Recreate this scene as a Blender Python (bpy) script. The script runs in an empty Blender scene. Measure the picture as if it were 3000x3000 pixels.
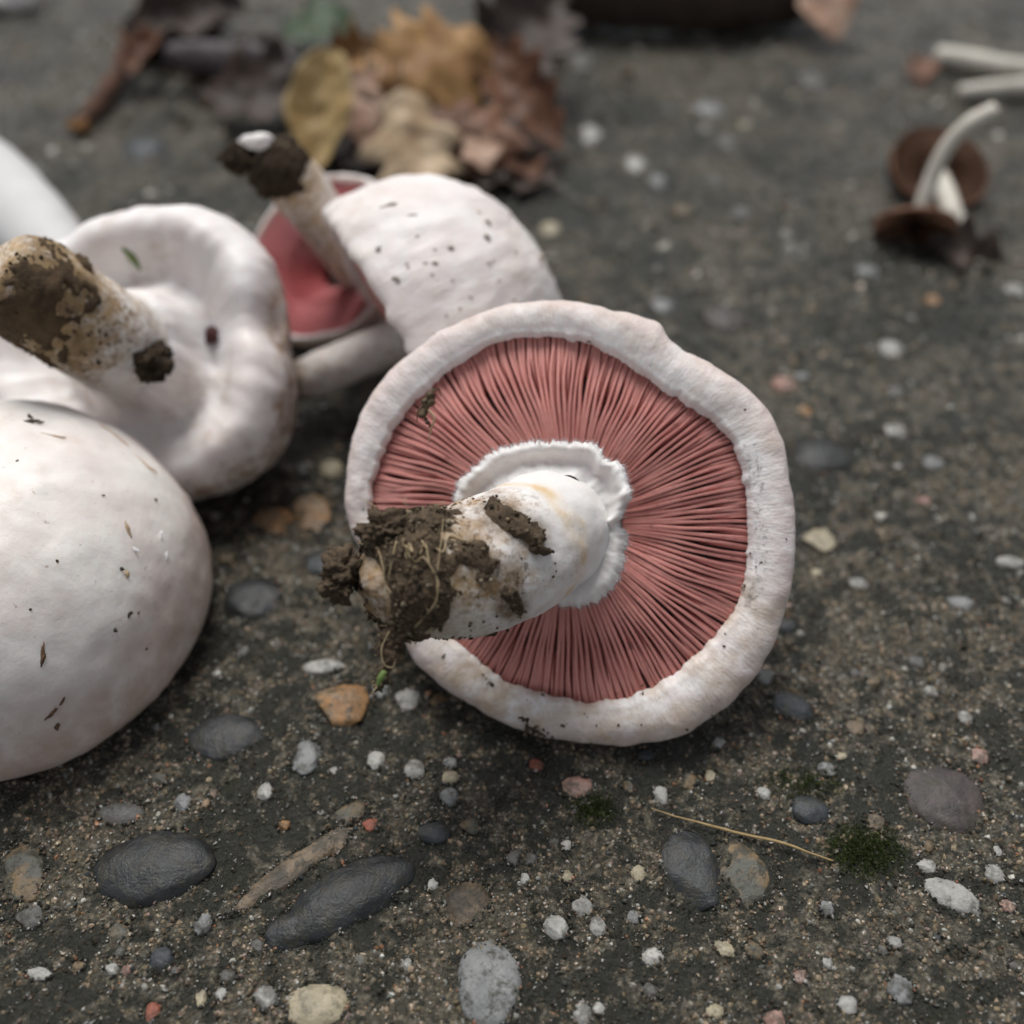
import bpy, math, random
import numpy as np
from mathutils import Vector, Matrix

# ------------------------------------------------------------------ camera, sky, sun, exposure
# all modelling numbers are centimetres; S turns them into metres
S = 0.01
PITCH = math.radians(45.0)
CAM_H = 18.0
FPX = 3115.0                       # focal length in pixels of the 3000 px square photograph
scene = bpy.context.scene
COL = scene.collection
cam_d = bpy.data.cameras.new('camera')
cam = bpy.data.objects.new('camera', cam_d)
COL.objects.link(cam)
scene.camera = cam
cam.location = (0, 0, CAM_H * S)
cam.rotation_euler = (math.pi / 2 - PITCH, 0, 0)
cam_d.sensor_width = 36.0
cam_d.lens = 36.0 * FPX / 3000.0
cam_d.clip_start = 0.005
cam_d.clip_end = 500.0
cam_d.dof.use_dof = True
cam_d.dof.focus_distance = 18.75 * S
cam_d.dof.aperture_fstop = cam_d.lens / 5.2
cam_d.dof.aperture_blades = 0

SUN_EL, SUN_AZ = 64.0, -16.0       # light comes from beyond the scene, a little to the left
world = bpy.data.worlds.new('World')
scene.world = world
world.use_nodes = True
wn = world.node_tree
wn.nodes.clear()
sky = wn.nodes.new('ShaderNodeTexSky')
sky.sky_type = 'NISHITA'
sky.sun_disc = False
sky.sun_elevation = math.radians(SUN_EL)
sky.sun_rotation = math.radians(SUN_AZ)
sky.dust_density = 1.0
sky.air_density = 0.7
hs = wn.nodes.new('ShaderNodeHueSaturation')
hs.inputs['Saturation'].default_value = 0.22      # overcast: the blue is veiled by cloud
bg = wn.nodes.new('ShaderNodeBackground')
bg.inputs['Strength'].default_value = 0.05
wo = wn.nodes.new('ShaderNodeOutputWorld')
wn.links.new(sky.outputs[0], hs.inputs['Color'])
wn.links.new(hs.outputs[0], bg.inputs['Color'])
wn.links.new(bg.outputs[0], wo.inputs['Surface'])
sun_d = bpy.data.lights.new('sun', 'SUN')
sun_d.energy = 1.5
sun_d.angle = math.radians(34)
sun_d.color = (1.0, 0.99, 0.97)
sun = bpy.data.objects.new('sun', sun_d)
COL.objects.link(sun)
_e, _a = math.radians(SUN_EL), math.radians(SUN_AZ)
_dir = Vector((math.sin(_a) * math.cos(_e), math.cos(_a) * math.cos(_e), math.sin(_e)))
sun.rotation_euler = _dir.to_track_quat('Z', 'Y').to_euler()
scene.view_settings.view_transform = 'Standard'
scene.view_settings.look = 'None'
scene.view_settings.exposure = 1.18
scene.view_settings.gamma = 1.0
scene.view_settings.use_curve_mapping = False
scene.cycles.use_denoising = True
scene.cycles.max_bounces = 4

rng = np.random.default_rng(7)
random.seed(7)

# ------------------------------------------------------------------ geometry helpers
RIGHT = np.array([1.0, 0, 0])
UP = np.array([0, math.sin(PITCH), math.cos(PITCH)])
BACK = np.array([0, -math.cos(PITCH), math.sin(PITCH)])
EYE = np.array([0, 0, CAM_H])


def ray(px, py):
    return RIGHT * ((px - 1500) / FPX) + UP * ((1500 - py) / FPX) - BACK


def P(px, py, depth):
    """world point (cm) at a given depth along the viewing axis"""
    return EYE + ray(px, py) * depth


def G(px, py, z=0.0):
    """world point (cm) at height z"""
    d = ray(px, py)
    return EYE + d * ((z - CAM_H) / d[2])


def ppc(pt):
    """photograph pixels per centimetre at a world point"""
    return FPX / float(np.dot(np.asarray(pt) - EYE, -BACK))


def cdir(r, u, b):
    v = RIGHT * r + UP * u + BACK * b
    return v / np.linalg.norm(v)


def frame(origin, zaxis, xhint=(1, 0, 0)):
    z = np.asarray(zaxis, float); z = z / np.linalg.norm(z)
    x = np.asarray(xhint, float); x = x - z * np.dot(x, z); x /= np.linalg.norm(x)
    y = np.cross(z, x)
    M = np.eye(4); M[:3, 0] = x; M[:3, 1] = y; M[:3, 2] = z; M[:3, 3] = origin
    return M


def to_local(M, pts):
    pts = np.atleast_2d(pts)
    return (pts - M[:3, 3]) @ M[:3, :3]


def to_plane(M, px, py, zl):
    """local xy where the sight line through a pixel meets the local plane z = zl"""
    o = to_local(M, EYE)[0]; d = ray(px, py) @ M[:3, :3]
    t = (zl - o[2]) / d[2]
    return (o + d * t)[:2]


def hash3(i, seed):
    i = i.astype(np.int64)
    h = (i[..., 0] * 374761393 + i[..., 1] * 668265263 + i[..., 2] * 2147483647 + seed * 1274126177) & 0xffffffff
    h = ((h ^ (h >> 13)) * 1274126177) & 0xffffffff
    h = ((h ^ (h >> 16)) * 2246822519) & 0xffffffff
    return ((h ^ (h >> 15)) & 0xffff) / 32767.5 - 1.0


def vnoise(p, seed=0):
    p = np.asarray(p, float)
    i = np.floor(p); f = p - i
    u = f * f * f * (f * (f * 6 - 15) + 10)
    r = 0
    for dx in (0, 1):
        wx = u[..., 0] if dx else 1 - u[..., 0]
        for dy in (0, 1):
            wy = u[..., 1] if dy else 1 - u[..., 1]
            for dz in (0, 1):
                wz = u[..., 2] if dz else 1 - u[..., 2]
                r = r + wx * wy * wz * hash3(i + np.array([dx, dy, dz]), seed)
    return r


ROT = np.linalg.qr(np.random.default_rng(3).normal(size=(3, 3)))[0]


def fbm(p, octaves=4, seed=0, gain=0.5):
    a, s, r = 1.0, 1.0, 0
    p = np.asarray(p, float)
    for k in range(octaves):
        p = p @ ROT
        r = r + a * vnoise(p * s + 17.3 * k, seed + k)
        a *= gain; s *= 2.03
    return r


def sstep(a, b, x):
    t = np.clip((x - a) / (b - a), 0, 1)
    return t * t * (3 - 2 * t)


def make_mesh(name, V, F, mat, parent=None, smooth=True, attrs=None, kind=None, local_of=None):
    """V in cm (n,3); F list/array of quads or tris"""
    V = np.asarray(V, float).reshape(-1, 3)
    if local_of is not None:
        V = to_local(local_of, V)
    me = bpy.data.meshes.new(name)
    F = np.asarray(F, np.int32)
    n, k = F.shape
    me.vertices.add(len(V)); me.vertices.foreach_set('co', (V * S).astype(np.float32).ravel())
    me.loops.add(n * k); me.loops.foreach_set('vertex_index', F.ravel())
    me.polygons.add(n); me.polygons.foreach_set('loop_start', np.arange(0, n * k, k, dtype=np.int32))
    me.polygons.foreach_set('use_smooth', np.full(n, smooth))
    for an, av in (attrs or {}).items():
        av = np.asarray(av, np.float32)
        if av.ndim == 1:
            a = me.attributes.new(an, 'FLOAT', 'POINT'); a.data.foreach_set('value', av)
        elif av.shape[1] == 3:
            a = me.attributes.new(an, 'FLOAT_VECTOR', 'POINT'); a.data.foreach_set('vector', av.ravel())
        else:
            a = me.attributes.new(an, 'FLOAT_COLOR', 'POINT'); a.data.foreach_set('color', av.ravel())
    me.update(calc_edges=True); me.validate()
    me.materials.append(mat)
    o = bpy.data.objects.new(name, me)
    COL.objects.link(o)
    if parent is not None:
        o.parent = parent
    if kind:
        o['kind'] = kind
    return o


def thing(name, label, cat, M=None, group=None, loc=None):
    o = bpy.data.objects.new(name, None)
    COL.objects.link(o)
    o.empty_display_size = 0.01
    if M is not None:
        W = np.array(M); W[:3, 3] *= S
        o.matrix_world = Matrix(W.tolist())
    elif loc is not None:
        o.location = Vector(np.asarray(loc) * S)
    o['label'] = label; o['category'] = cat
    if group:
        o['group'] = group
    return o


def grid_faces(m, n, wrap=True, off=0):
    i = np.arange(m - 1)[:, None]; j = np.arange(n if wrap else n - 1)[None, :]
    j2 = (j + 1) % n
    a = i * n + j; b = i * n + j2; c = (i + 1) * n + j2; d = (i + 1) * n + j
    return np.stack([a, b, c, d], -1).reshape(-1, 4) + off


def catmull(pts, n):
    pts = np.asarray(pts, float)
    p = np.vstack([2 * pts[0] - pts[1], pts, 2 * pts[-1] - pts[-2]])
    t = np.linspace(0, len(pts) - 1 - 1e-9, n); k = t.astype(int); f = (t - k)[:, None]
    a, b, c, d = p[k], p[k + 1], p[k + 2], p[k + 3]
    return 0.5 * (2 * b + (c - a) * f + (2 * a - 5 * b + 4 * c - d) * f ** 2 + (3 * b - a - 3 * c + d) * f ** 3)


def tube(pts, radii, n=24, m=None, closed=True, xhint=(0, 0, 1)):
    """centres, rings (m,n,3) and outward directions along a smooth path; ends run to a point when closed"""
    m = m or len(pts) * 6
    c = catmull(pts, m)
    r = np.interp(np.linspace(0, 1, m), np.linspace(0, 1, len(radii)), radii)
    if closed:
        e0 = c[0] - c[1]; e0 = e0 / (np.linalg.norm(e0) + 1e-12); e1 = c[-1] - c[-2]; e1 = e1 / (np.linalg.norm(e1) + 1e-12)
        c = np.vstack([c[:1] + e0 * r[0] * .38, c[:1] + e0 * r[0] * .30, c[:1] + e0 * r[0] * .14, c, c[-1:] + e1 * r[-1] * .14, c[-1:] + e1 * r[-1] * .30, c[-1:] + e1 * r[-1] * .38])
        r = np.concatenate([[1e-4, r[0] * .5, r[0] * .85], r, [r[-1] * .85, r[-1] * .5, 1e-4]])
    t = np.gradient(c, axis=0)
    if closed:
        t[:4] = c[5] - c[3]; t[-4:] = c[-4] - c[-6]
    t /= np.linalg.norm(t, axis=1)[:, None] + 1e-12
    x = np.asarray(xhint, float); X = np.zeros_like(c)
    for k in range(len(c)):
        x = x - t[k] * np.dot(x, t[k]); x /= np.linalg.norm(x) + 1e-12; X[k] = x
    Y = np.cross(t, X)
    a = np.linspace(0, 2 * math.pi, n, endpoint=False)
    D = X[:, None] * np.cos(a)[None, :, None] + Y[:, None] * np.sin(a)[None, :, None]
    V = c[:, None] + D * r[:, None, None]
    return c, V, D, t


ICO = None
def _ico():
    global ICO
    g = (1 + 5 ** .5) / 2
    v = np.array([(-1, g, 0), (1, g, 0), (-1, -g, 0), (1, -g, 0), (0, -1, g), (0, 1, g), (0, -1, -g), (0, 1, -g),
                  (g, 0, -1), (g, 0, 1), (-g, 0, -1), (-g, 0, 1)], float)
    v /= np.linalg.norm(v[0])
    f = np.array([(0, 11, 5), (0, 5, 1), (0, 1, 7), (0, 7, 10), (0, 10, 11), (1, 5, 9), (5, 11, 4), (11, 10, 2), (10, 7, 6), (7, 1, 8),
                  (3, 9, 4), (3, 4, 2), (3, 2, 6), (3, 6, 8), (3, 8, 9), (4, 9, 5), (2, 4, 11), (6, 2, 10), (8, 6, 7), (9, 8, 1)])
    ICO = (v, f)
_ico()


def ico_sub(v, f, times):
    for _ in range(times):
        cache = {}; v = list(map(tuple, v)); nf = []
        def mid(a, b):
            k = (min(a, b), max(a, b))
            if k not in cache:
                p = np.array(v[a]) + np.array(v[b]); p /= np.linalg.norm(p)
                v.append(tuple(p)); cache[k] = len(v) - 1
            return cache[k]
        for a, b, c in f:
            ab, bc, ca = mid(a, b), mid(b, c), mid(c, a)
            nf += [(a, ab, ca), (b, bc, ab), (c, ca, bc), (ab, bc, ca)]
        f = nf; v = np.array(v)
    return np.array(v), np.array(f)


def crumbs(name, pts, sizes, mat, parent, colors=None, flat=0.8, local_of=None, kind='stuff', rough=0.35, smooth=True):
    """many small irregular grains joined into one mesh"""
    pts = np.asarray(pts, float); n = len(pts)
    v, f = ICO
    R = rng.normal(size=(n, 3, 3)); Q = np.linalg.qr(R)[0]
    jit = 1 + rough * rng.uniform(-1, 1, (n, 12, 1))
    base = v[None] * jit * np.stack([np.ones(n), rng.uniform(.6, 1.1, n), np.full(n, flat) * rng.uniform(.7, 1.1, n)], -1)[:, None]
    W = np.einsum('nij,nkj->nki', Q, base) * np.asarray(sizes)[:, None, None] + pts[:, None]
    F = (f[None] + (np.arange(n) * 12)[:, None, None]).reshape(-1, 3)
    at = {}
    if colors is not None:
        c = np.concatenate([np.asarray(colors), np.ones((n, 1))], 1)
        at['Col'] = np.repeat(c, 12, axis=0)
    return make_mesh(name, W.reshape(-1, 3), F, mat, parent, smooth, at, kind, local_of)


def hairs(name, roots, dirs, lengths, width, mat, parent, kind='stuff', segs=3, wob=0.5):
    """fine threads as three-sided tapering strips joined into one mesh"""
    n = len(roots); V = np.zeros((n, segs + 1, 3, 3)); d = np.asarray(dirs, float).copy(); p = np.asarray(roots, float).copy()
    for k in range(segs + 1):
        s = np.cross(d, rng.normal(size=(n, 3))); s /= np.linalg.norm(s, axis=1)[:, None]
        s2 = np.cross(d, s); s2 /= np.linalg.norm(s2, axis=1)[:, None] + 1e-9
        w = width * (1 - .7 * k / segs)
        for q in range(3):
            a = q * 2.094
            V[:, k, q] = p + (s * math.cos(a) + s2 * math.sin(a)) * w
        p = p + d * (np.asarray(lengths) / segs)[:, None]
        d = d + rng.normal(size=(n, 3)) * wob * .5; d /= np.linalg.norm(d, axis=1)[:, None]
    F1 = grid_faces(segs + 1, 3)
    F = (F1[None] + (np.arange(n) * (segs + 1) * 3)[:, None, None]).reshape(-1, 4)
    return make_mesh(name, V.reshape(-1, 3), F, mat, parent, True, None, kind)


# ------------------------------------------------------------------ materials
class NT:
    def __init__(self, name):
        self.m = bpy.data.materials.new(name); self.m.use_nodes = True
        self.t = self.m.node_tree; self.t.nodes.clear()
        self.out = self.t.nodes.new('ShaderNodeOutputMaterial')
        self.b = self.t.nodes.new('ShaderNodeBsdfPrincipled')
        self.t.links.new(self.b.outputs[0], self.out.inputs['Surface'])
        tc = self.t.nodes.new('ShaderNodeTexCoord')
        self.cm = self.vmul(tc.outputs['Object'], 100.0)

    def L(self, a, b):
        self.t.links.new(a, b)

    def vmul(self, v, k):
        n = self.t.nodes.new('ShaderNodeVectorMath'); n.operation = 'MULTIPLY'
        self.L(v, n.inputs[0]); n.inputs[1].default_value = (k, k, k) if np.isscalar(k) else k
        return n.outputs[0]

    def vadd(self, a, b):
        n = self.t.nodes.new('ShaderNodeVectorMath'); n.operation = 'ADD'
        self.L(a, n.inputs[0]); self.L(b, n.inputs[1]); return n.outputs[0]

    def noise(self, scale, detail=4, rough=0.55, vec=None, dist=0.0, color=False):
        n = self.t.nodes.new('ShaderNodeTexNoise')
        n.inputs['Scale'].default_value = scale; n.inputs['Detail'].default_value = detail
        n.inputs['Roughness'].default_value = rough; n.inputs['Distortion'].default_value = dist
        self.L(vec or self.cm, n.inputs['Vector'])
        return n.outputs['Color' if color else 'Fac']

    def voro(self, scale, vec=None, feature='F1', out='Distance', rnd=1.0):
        n = self.t.nodes.new('ShaderNodeTexVoronoi'); n.feature = feature
        n.inputs['Scale'].default_value = scale; n.inputs['Randomness'].default_value = rnd
        self.L(vec or self.cm, n.inputs['Vector'])
        return n.outputs[out]

    def ramp(self, fac, *stops):
        n = self.t.nodes.new('ShaderNodeValToRGB'); e = n.color_ramp.elements
        while len(e) < len(stops):
            e.new(0.5)
        for el, (p, c) in zip(e, stops):
            el.position = p
            el.color = (c, c, c, 1) if np.isscalar(c) else (*c, 1)
        self.L(fac, n.inputs[0]); return n.outputs[0]

    def mix(self, fac, a, b, mode='MIX'):
        n = self.t.nodes.new('ShaderNodeMix'); n.data_type = 'RGBA'; n.blend_type = mode
        for s, v in ((n.inputs[0], fac), (n.inputs[6], a), (n.inputs[7], b)):
            if hasattr(v, 'is_linked'):
                self.L(v, s)
            elif np.isscalar(v):
                s.default_value = v
            else:
                s.default_value = (*v, 1)
        return n.outputs[2]

    def math(self, op, a, b=0.0, clamp=False):
        n = self.t.nodes.new('ShaderNodeMath'); n.operation = op; n.use_clamp = clamp
        for s, v in ((n.inputs[0], a), (n.inputs[1], b)):
            if hasattr(v, 'is_linked'):
                self.L(v, s)
            else:
                s.default_value = v
        return n.outputs[0]

    def attr(self, name, out='Fac'):
        n = self.t.nodes.new('ShaderNodeAttribute'); n.attribute_name = name; return n.outputs[out]

    def rand(self):
        return self.t.nodes.new('ShaderNodeObjectInfo').outputs['Random']

    def bump(self, h, strength=0.5, dist=0.02, normal=None):
        n = self.t.nodes.new('ShaderNodeBump')
        n.inputs['Strength'].default_value = strength; n.inputs['Distance'].default_value = dist * S
        self.L(h, n.inputs['Height'])
        if normal is not None:
            self.L(normal, n.inputs['Normal'])
        return n.outputs[0]

    def done(self, color=None, rough=0.6, normal=None, sss=0.0, sssr=(0.25, 0.14, 0.1), spec=0.4, sheen=0.0):
        b = self.b
        if color is not None:
            if hasattr(color, 'is_linked'):
                self.L(color, b.inputs['Base Color'])
            else:
                b.inputs['Base Color'].default_value = (*color, 1)
        if hasattr(rough, 'is_linked'):
            self.L(rough, b.inputs['Roughness'])
        else:
            b.inputs['Roughness'].default_value = rough
        if normal is not None:
            self.L(normal, b.inputs['Normal'])
        b.inputs['Specular IOR Level'].default_value = spec
        if sss:
            b.inputs['Subsurface Weight'].default_value = sss
            b.inputs['Subsurface Radius'].default_value = sssr
            b.inputs['Subsurface Scale'].default_value = 1.0 * S
        if sheen:
            b.inputs['Sheen Weight'].default_value = sheen
        return self.m


def cap_material(name, light, pink, tan, fib_strength=0.5, fib_tint=0.45, fibw=0.7, skin=(0.60, 0.49, 0.455)):
    n = NT(name)
    fib = n.attr('fib', 'Vector')
    f1 = n.noise(1.0, 5, 0.65, vec=fib)
    f2 = n.noise(2.7, 4, 0.6, vec=fib)
    big = n.noise(0.55, 3, 0.55)
    col = n.mix(n.ramp(big, (0.38, 0), (0.66, 1)), light, pink)
    col = n.mix(n.math('MULTIPLY', n.ramp(f1, (0.45, 0), (0.75, 1)), fib_tint), col, pink)
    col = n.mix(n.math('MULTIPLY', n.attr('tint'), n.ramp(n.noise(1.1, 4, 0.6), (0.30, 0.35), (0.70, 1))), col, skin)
    # tan scuffs and stains; some caps also carry painted shade through this mask
    st = n.math('MULTIPLY', n.attr('stain'), n.ramp(n.noise(2.2, 6, 0.7), (0.36, 0), (0.62, 1)))
    col = n.mix(st, col, tan)
    sp = n.ramp(n.noise(7.0, 3, 0.5), (0.70, 0), (0.76, 1))
    col = n.mix(n.math('MULTIPLY', sp, 0.55), col, (0.30, 0.21, 0.15))
    sp2 = n.ramp(n.noise(24.0, 2, 0.5), (0.72, 0), (0.77, 1))
    col = n.mix(n.math('MULTIPLY', sp2, 0.5), col, (0.10, 0.08, 0.06))
    h = n.math('ADD', n.math('MULTIPLY', f1, fibw), n.math('ADD', n.math('MULTIPLY', f2, fibw * .6), n.math('MULTIPLY', n.noise(5.0, 5, 0.65), 0.6)))
    nor = n.bump(h, fib_strength, 0.05)
    return n.done(col, n.ramp(f2, (0.3, 0.40), (0.7, 0.60)), nor, sss=0.4, sssr=(0.35, 0.24, 0.18), spec=0.4)


M_CAP = cap_material('pale_cap_skin', (0.83, 0.805, 0.785), (0.74, 0.665, 0.635), (0.50, 0.39, 0.28), 0.8, 0.4)
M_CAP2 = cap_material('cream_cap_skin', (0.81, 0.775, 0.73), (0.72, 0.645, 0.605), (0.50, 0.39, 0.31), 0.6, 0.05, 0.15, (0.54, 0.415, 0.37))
M_CAP3 = cap_material('white_cap_skin', (0.84, 0.825, 0.81), (0.77, 0.73, 0.71), (0.36, 0.25, 0.17), 0.25, 0.2)


def gill_material():
    n = NT('pink_gills')
    hgt = n.attr('tip')
    col = n.mix(n.ramp(n.noise(0.9, 4, .6), (.36, 0), (.66, 1)), (0.74, 0.345, 0.305), (0.58, 0.235, 0.21))
    col = n.mix(n.math('MULTIPLY', n.noise(6.0, 4), 0.25), col, (0.70, 0.35, 0.285))
    col = n.mix(n.ramp(n.noise(3.5, 3, 0.5), (0.68, 0), (0.76, 0.6)), col, (0.20, 0.07, 0.06))
    nor = n.bump(n.noise(9.0, 4), 0.3, 0.02)
    return n.done(col, 0.62, nor, sss=0.12, sssr=(0.12, 0.03, 0.025), spec=0.3)


M_GILL = gill_material()


def flesh_material():
    n = NT('white_flesh')
    col = n.mix(n.noise(1.6, 4), (0.80, 0.775, 0.755), (0.70, 0.66, 0.63))
    st = n.math('MULTIPLY', n.attr('stain'), n.ramp(n.noise(3.2, 6, 0.72), (0.40, 0), (0.60, 1)))
    col = n.mix(st, col, (0.36, 0.22, 0.10))
    st2 = n.math('MULTIPLY', n.attr('stain'), n.ramp(n.noise(7.5, 5, 0.7), (0.52, 0), (0.60, 1)))
    col = n.mix(st2, col, (0.12, 0.075, 0.04))
    br = n.math('MULTIPLY', n.attr('brown'), n.ramp(n.noise(2.4, 6, 0.72), (0.28, 0.0), (0.60, 1)), True)
    col = n.mix(br, col, n.mix(n.noise(6.0, 4, .7), (0.070, 0.042, 0.020), (0.24, 0.155, 0.08)))
    yl = n.math('MULTIPLY', n.attr('yellow'), n.ramp(n.noise(2.0, 3), (0.35, 0.2), (0.65, 1)))
    col = n.mix(yl, col, (0.62, 0.43, 0.20))
    h = n.math('ADD', n.noise(4.0, 6, 0.7), n.math('MULTIPLY', n.noise(14.0, 4), 0.35))
    nor = n.bump(h, 0.35, 0.05)
    return n.done(col, 0.55, nor, sss=0.25, spec=0.35)


M_FLESH = flesh_material()


def plain(name, c1, c2, scale=4.0, rough=0.7, bump=0.4, spec=0.3, sss=0.0, bd=0.03):
    n = NT(name)
    col = n.mix(n.ramp(n.noise(scale, 5, 0.65), (0.33, 0), (0.67, 1)), c1, c2)
    return n.done(col, rough, n.bump(n.noise(scale * 2.5, 5, 0.7), bump, bd), sss=sss, spec=spec)


def col_attr_material(name, rough=0.75, scale=12.0, bump=0.4, spec=0.3):
    n = NT(name)
    c = n.attr('Col', 'Color')
    col = n.mix(n.math('MULTIPLY', n.noise(scale, 4), 0.6), c, (0.03, 0.028, 0.02))
    return n.done(col, rough, n.bump(n.noise(scale * 2, 4), bump, 0.02), spec=spec)


M_SOIL = plain('damp_soil', (0.060, 0.043, 0.028), (0.15, 0.108, 0.07), 6.0, 0.85, 1.0, 0.2, bd=0.06)
M_SOILDARK = plain('dark_soil', (0.020, 0.015, 0.010), (0.065, 0.045, 0.028), 5.0, 0.9, 1.0, 0.15, bd=0.06)
M_CRUMB = col_attr_material('soil_crumbs', 0.9, 10.0, 0.6, 0.2)
M_ROOT = plain('pale_root', (0.34, 0.25, 0.14), (0.45, 0.36, 0.22), 5.0, 0.7)
M_FUZZ = plain('white_fuzz', (0.78, 0.76, 0.76), (0.74, 0.72, 0.73), 3.0, 0.8, 0.0)
M_GREEN = plain('green_blade', (0.11, 0.17, 0.045), (0.16, 0.23, 0.07), 3.0, 0.55)
M_STRAW = plain('dry_straw', (0.34, 0.25, 0.12), (0.24, 0.16, 0.075), 6.0, 0.6)


def ground_material():
    n = NT('weathered_concrete')
    fine = n.noise(7.0, 5, 0.75)
    vw = n.vadd(n.cm, n.vmul(n.noise(5.0, 2, 0.5, color=True), 0.12))
    grain = n.voro(10.0, vec=vw, out='Color')
    gd = n.voro(10.0, vec=vw, out='Distance')
    gsep = n.t.nodes.new('ShaderNodeSeparateColor'); n.L(grain, gsep.inputs[0])
    sand = n.ramp(gsep.outputs[0], (0.0, (0.24, 0.205, 0.14)), (0.3, (0.10, 0.092, 0.068)), (0.5, (0.29, 0.245, 0.175)), (0.75, (0.145, 0.13, 0.095)), (1.0, (0.38, 0.33, 0.26)))
    col = n.mix(n.ramp(gd, (0.30, 0), (0.62, 0.75)), sand, (0.060, 0.052, 0.035))
    col = n.mix(n.ramp(fine, (0.40, 0.75), (0.60, 0)), col, (0.022, 0.021, 0.014))
    # film of algae and damp: broad patches come with the mesh, ragged edges from noise
    fl = n.math('ADD', n.attr('film'), n.math('MULTIPLY', n.math('SUBTRACT', n.noise(9.0, 5, 0.8), 0.5), 1.9))
    film = n.ramp(fl, (0.30, 0.0), (0.56, 0.93))
    col = n.mix(film, col, n.mix(n.noise(2.0, 4), (0.010, 0.011, 0.008), (0.024, 0.025, 0.016)))
    moss = n.ramp(n.noise(0.8, 6, 0.7), (0.62, 0), (0.70, 0.5))
    col = n.mix(moss, col, (0.026, 0.033, 0.009))
    h = n.math('ADD', n.math('MULTIPLY', n.math('SUBTRACT', 1.0, gd), 0.40), n.math('ADD', n.math('MULTIPLY', fine, 0.9), n.math('MULTIPLY', n.noise(24.0, 3, 0.7), 0.35)))
    nor = n.bump(h, 1.0, 0.12)
    return n.done(col, n.ramp(fine, (0.35, 0.22), (0.65, 0.56)), nor, spec=0.6)


M_GROUND = ground_material()
M_GRAIN = col_attr_material('sand_grains', 0.27, 14.0, 0.4, 0.5)


def stone(name, c1, c2, rough=0.5, scale=2.2, vein=None, film=0.5, sss=0.0, spk=None):
    n = NT(name)
    r = n.t.nodes.new('ShaderNodeCombineXYZ'); rv = n.math('MULTIPLY', n.rand(), 40.0)
    for k in range(3):
        n.L(rv, r.inputs[k])
    g = n.t.nodes.new('ShaderNodeNewGeometry')
    v = n.vadd(n.vmul(g.outputs['Position'], 100.0), r.outputs[0])
    col = n.mix(n.ramp(n.noise(scale, 5, 0.65, vec=v), (0.34, 0), (0.66, 1)), c1, c2)
    if vein:
        col = n.mix(n.ramp(n.noise(scale * .8, 5, 0.6, vec=v, dist=0.6), (0.47, 0), (0.56, 1)), col, vein)
    spk = n.ramp(n.noise(12.0, 4, 0.7, vec=v), (0.56, 0), (0.66, film if spk is None else spk))
    col = n.mix(spk, col, (0.022, 0.021, 0.015))
    cem = n.ramp(n.noise(3.6, 5, 0.75, vec=v), (0.50, 0), (0.59, film))
    col = n.mix(cem, col, (0.040, 0.036, 0.024))
    h = n.math('ADD', n.noise(5.0, 5, 0.65, vec=v), n.math('MULTIPLY', n.noise(22.0, 4, 0.7, vec=v), 0.4))
    return n.done(col, rough, n.bump(h, 0.8, 0.045), spec=0.4, sss=sss)


ST = {
    'dark': stone('slate_pebble', (0.009, 0.010, 0.011), (0.028, 0.030, 0.032), 0.36, film=0.6),
    'blue': stone('blue_grey_pebble', (0.020, 0.024, 0.028), (0.045, 0.051, 0.057), 0.45, film=.6),
    'white': stone('quartz_pebble', (0.42, 0.41, 0.375), (0.22, 0.215, 0.20), 0.38, film=0.62, spk=.18),
    'cream': stone('cream_pebble', (0.40, 0.345, 0.235), (0.26, 0.225, 0.155), 0.35, film=0.45, spk=.18),
    'greyw': stone('cracked_quartz_pebble', (0.25, 0.253, 0.245), (0.13, 0.135, 0.135), 0.42, film=0.75),
    'tan': stone('tan_pebble', (0.20, 0.135, 0.068), (0.10, 0.075, 0.045), 0.5, vein=(0.085, 0.085, 0.07), film=0.9),
    'orange': stone('ochre_pebble', (0.30, 0.155, 0.055), (0.20, 0.11, 0.05), 0.5, vein=(0.24, 0.165, 0.10), film=0.8),
    'pink': stone('pink_pebble', (0.30, 0.15, 0.115), (0.33, 0.24, 0.20), 0.5, film=.7),
    'red': stone('red_pebble', (0.30, 0.095, 0.06), (0.22, 0.075, 0.05), 0.55, film=.7),
    'brown': stone('brown_pebble', (0.10, 0.075, 0.05), (0.055, 0.045, 0.034), 0.5, vein=(0.17, 0.125, 0.08), film=0.85),
    'purple': stone('purple_grey_pebble', (0.030, 0.027, 0.026), (0.085, 0.066, 0.061), 0.45, film=0.95),
    'grey': stone('grey_pebble', (0.13, 0.125, 0.115), (0.075, 0.073, 0.068), 0.5, film=0.85),
}

# ------------------------------------------------------------------ ground
def axis(lo, hi, step, far):
    core = np.arange(lo, hi + step * .5, step)
    out = np.array([1.5, 5, 15, 40, 100, 300, 1000, 4000.0]) if far else np.array([])
    return np.concatenate([(lo - out)[::-1], core, hi + out])


gx = axis(-28, 28, 0.11, True)
gyc = [4.5]
while gyc[-1] < 60:
    gyc.append(gyc[-1] + 0.05 * max(1.0, gyc[-1] / 9.0))
_o = np.array([1.5, 5, 15, 40, 100, 300, 1000, 4000.0])
gy = np.concatenate([(4.5 - _o)[::-1], np.array(gyc), gyc[-1] + _o])
GX, GY = np.meshgrid(gx, gy)


def ground_h(x, y):
    p = np.stack([x, y, np.zeros_like(x)], -1)
    fade = sstep(32, 27, np.abs(x)) * sstep(3, 5, y) * sstep(64, 58, y)
    return fade * (0.055 * fbm(p * 0.55, 3, 3) + 0.045 * fbm(p * 2.3, 3, 9) + 0.030 * fbm(p * 5.5, 3, 15) - 0.02)


GZ = ground_h(GX, GY)


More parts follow.
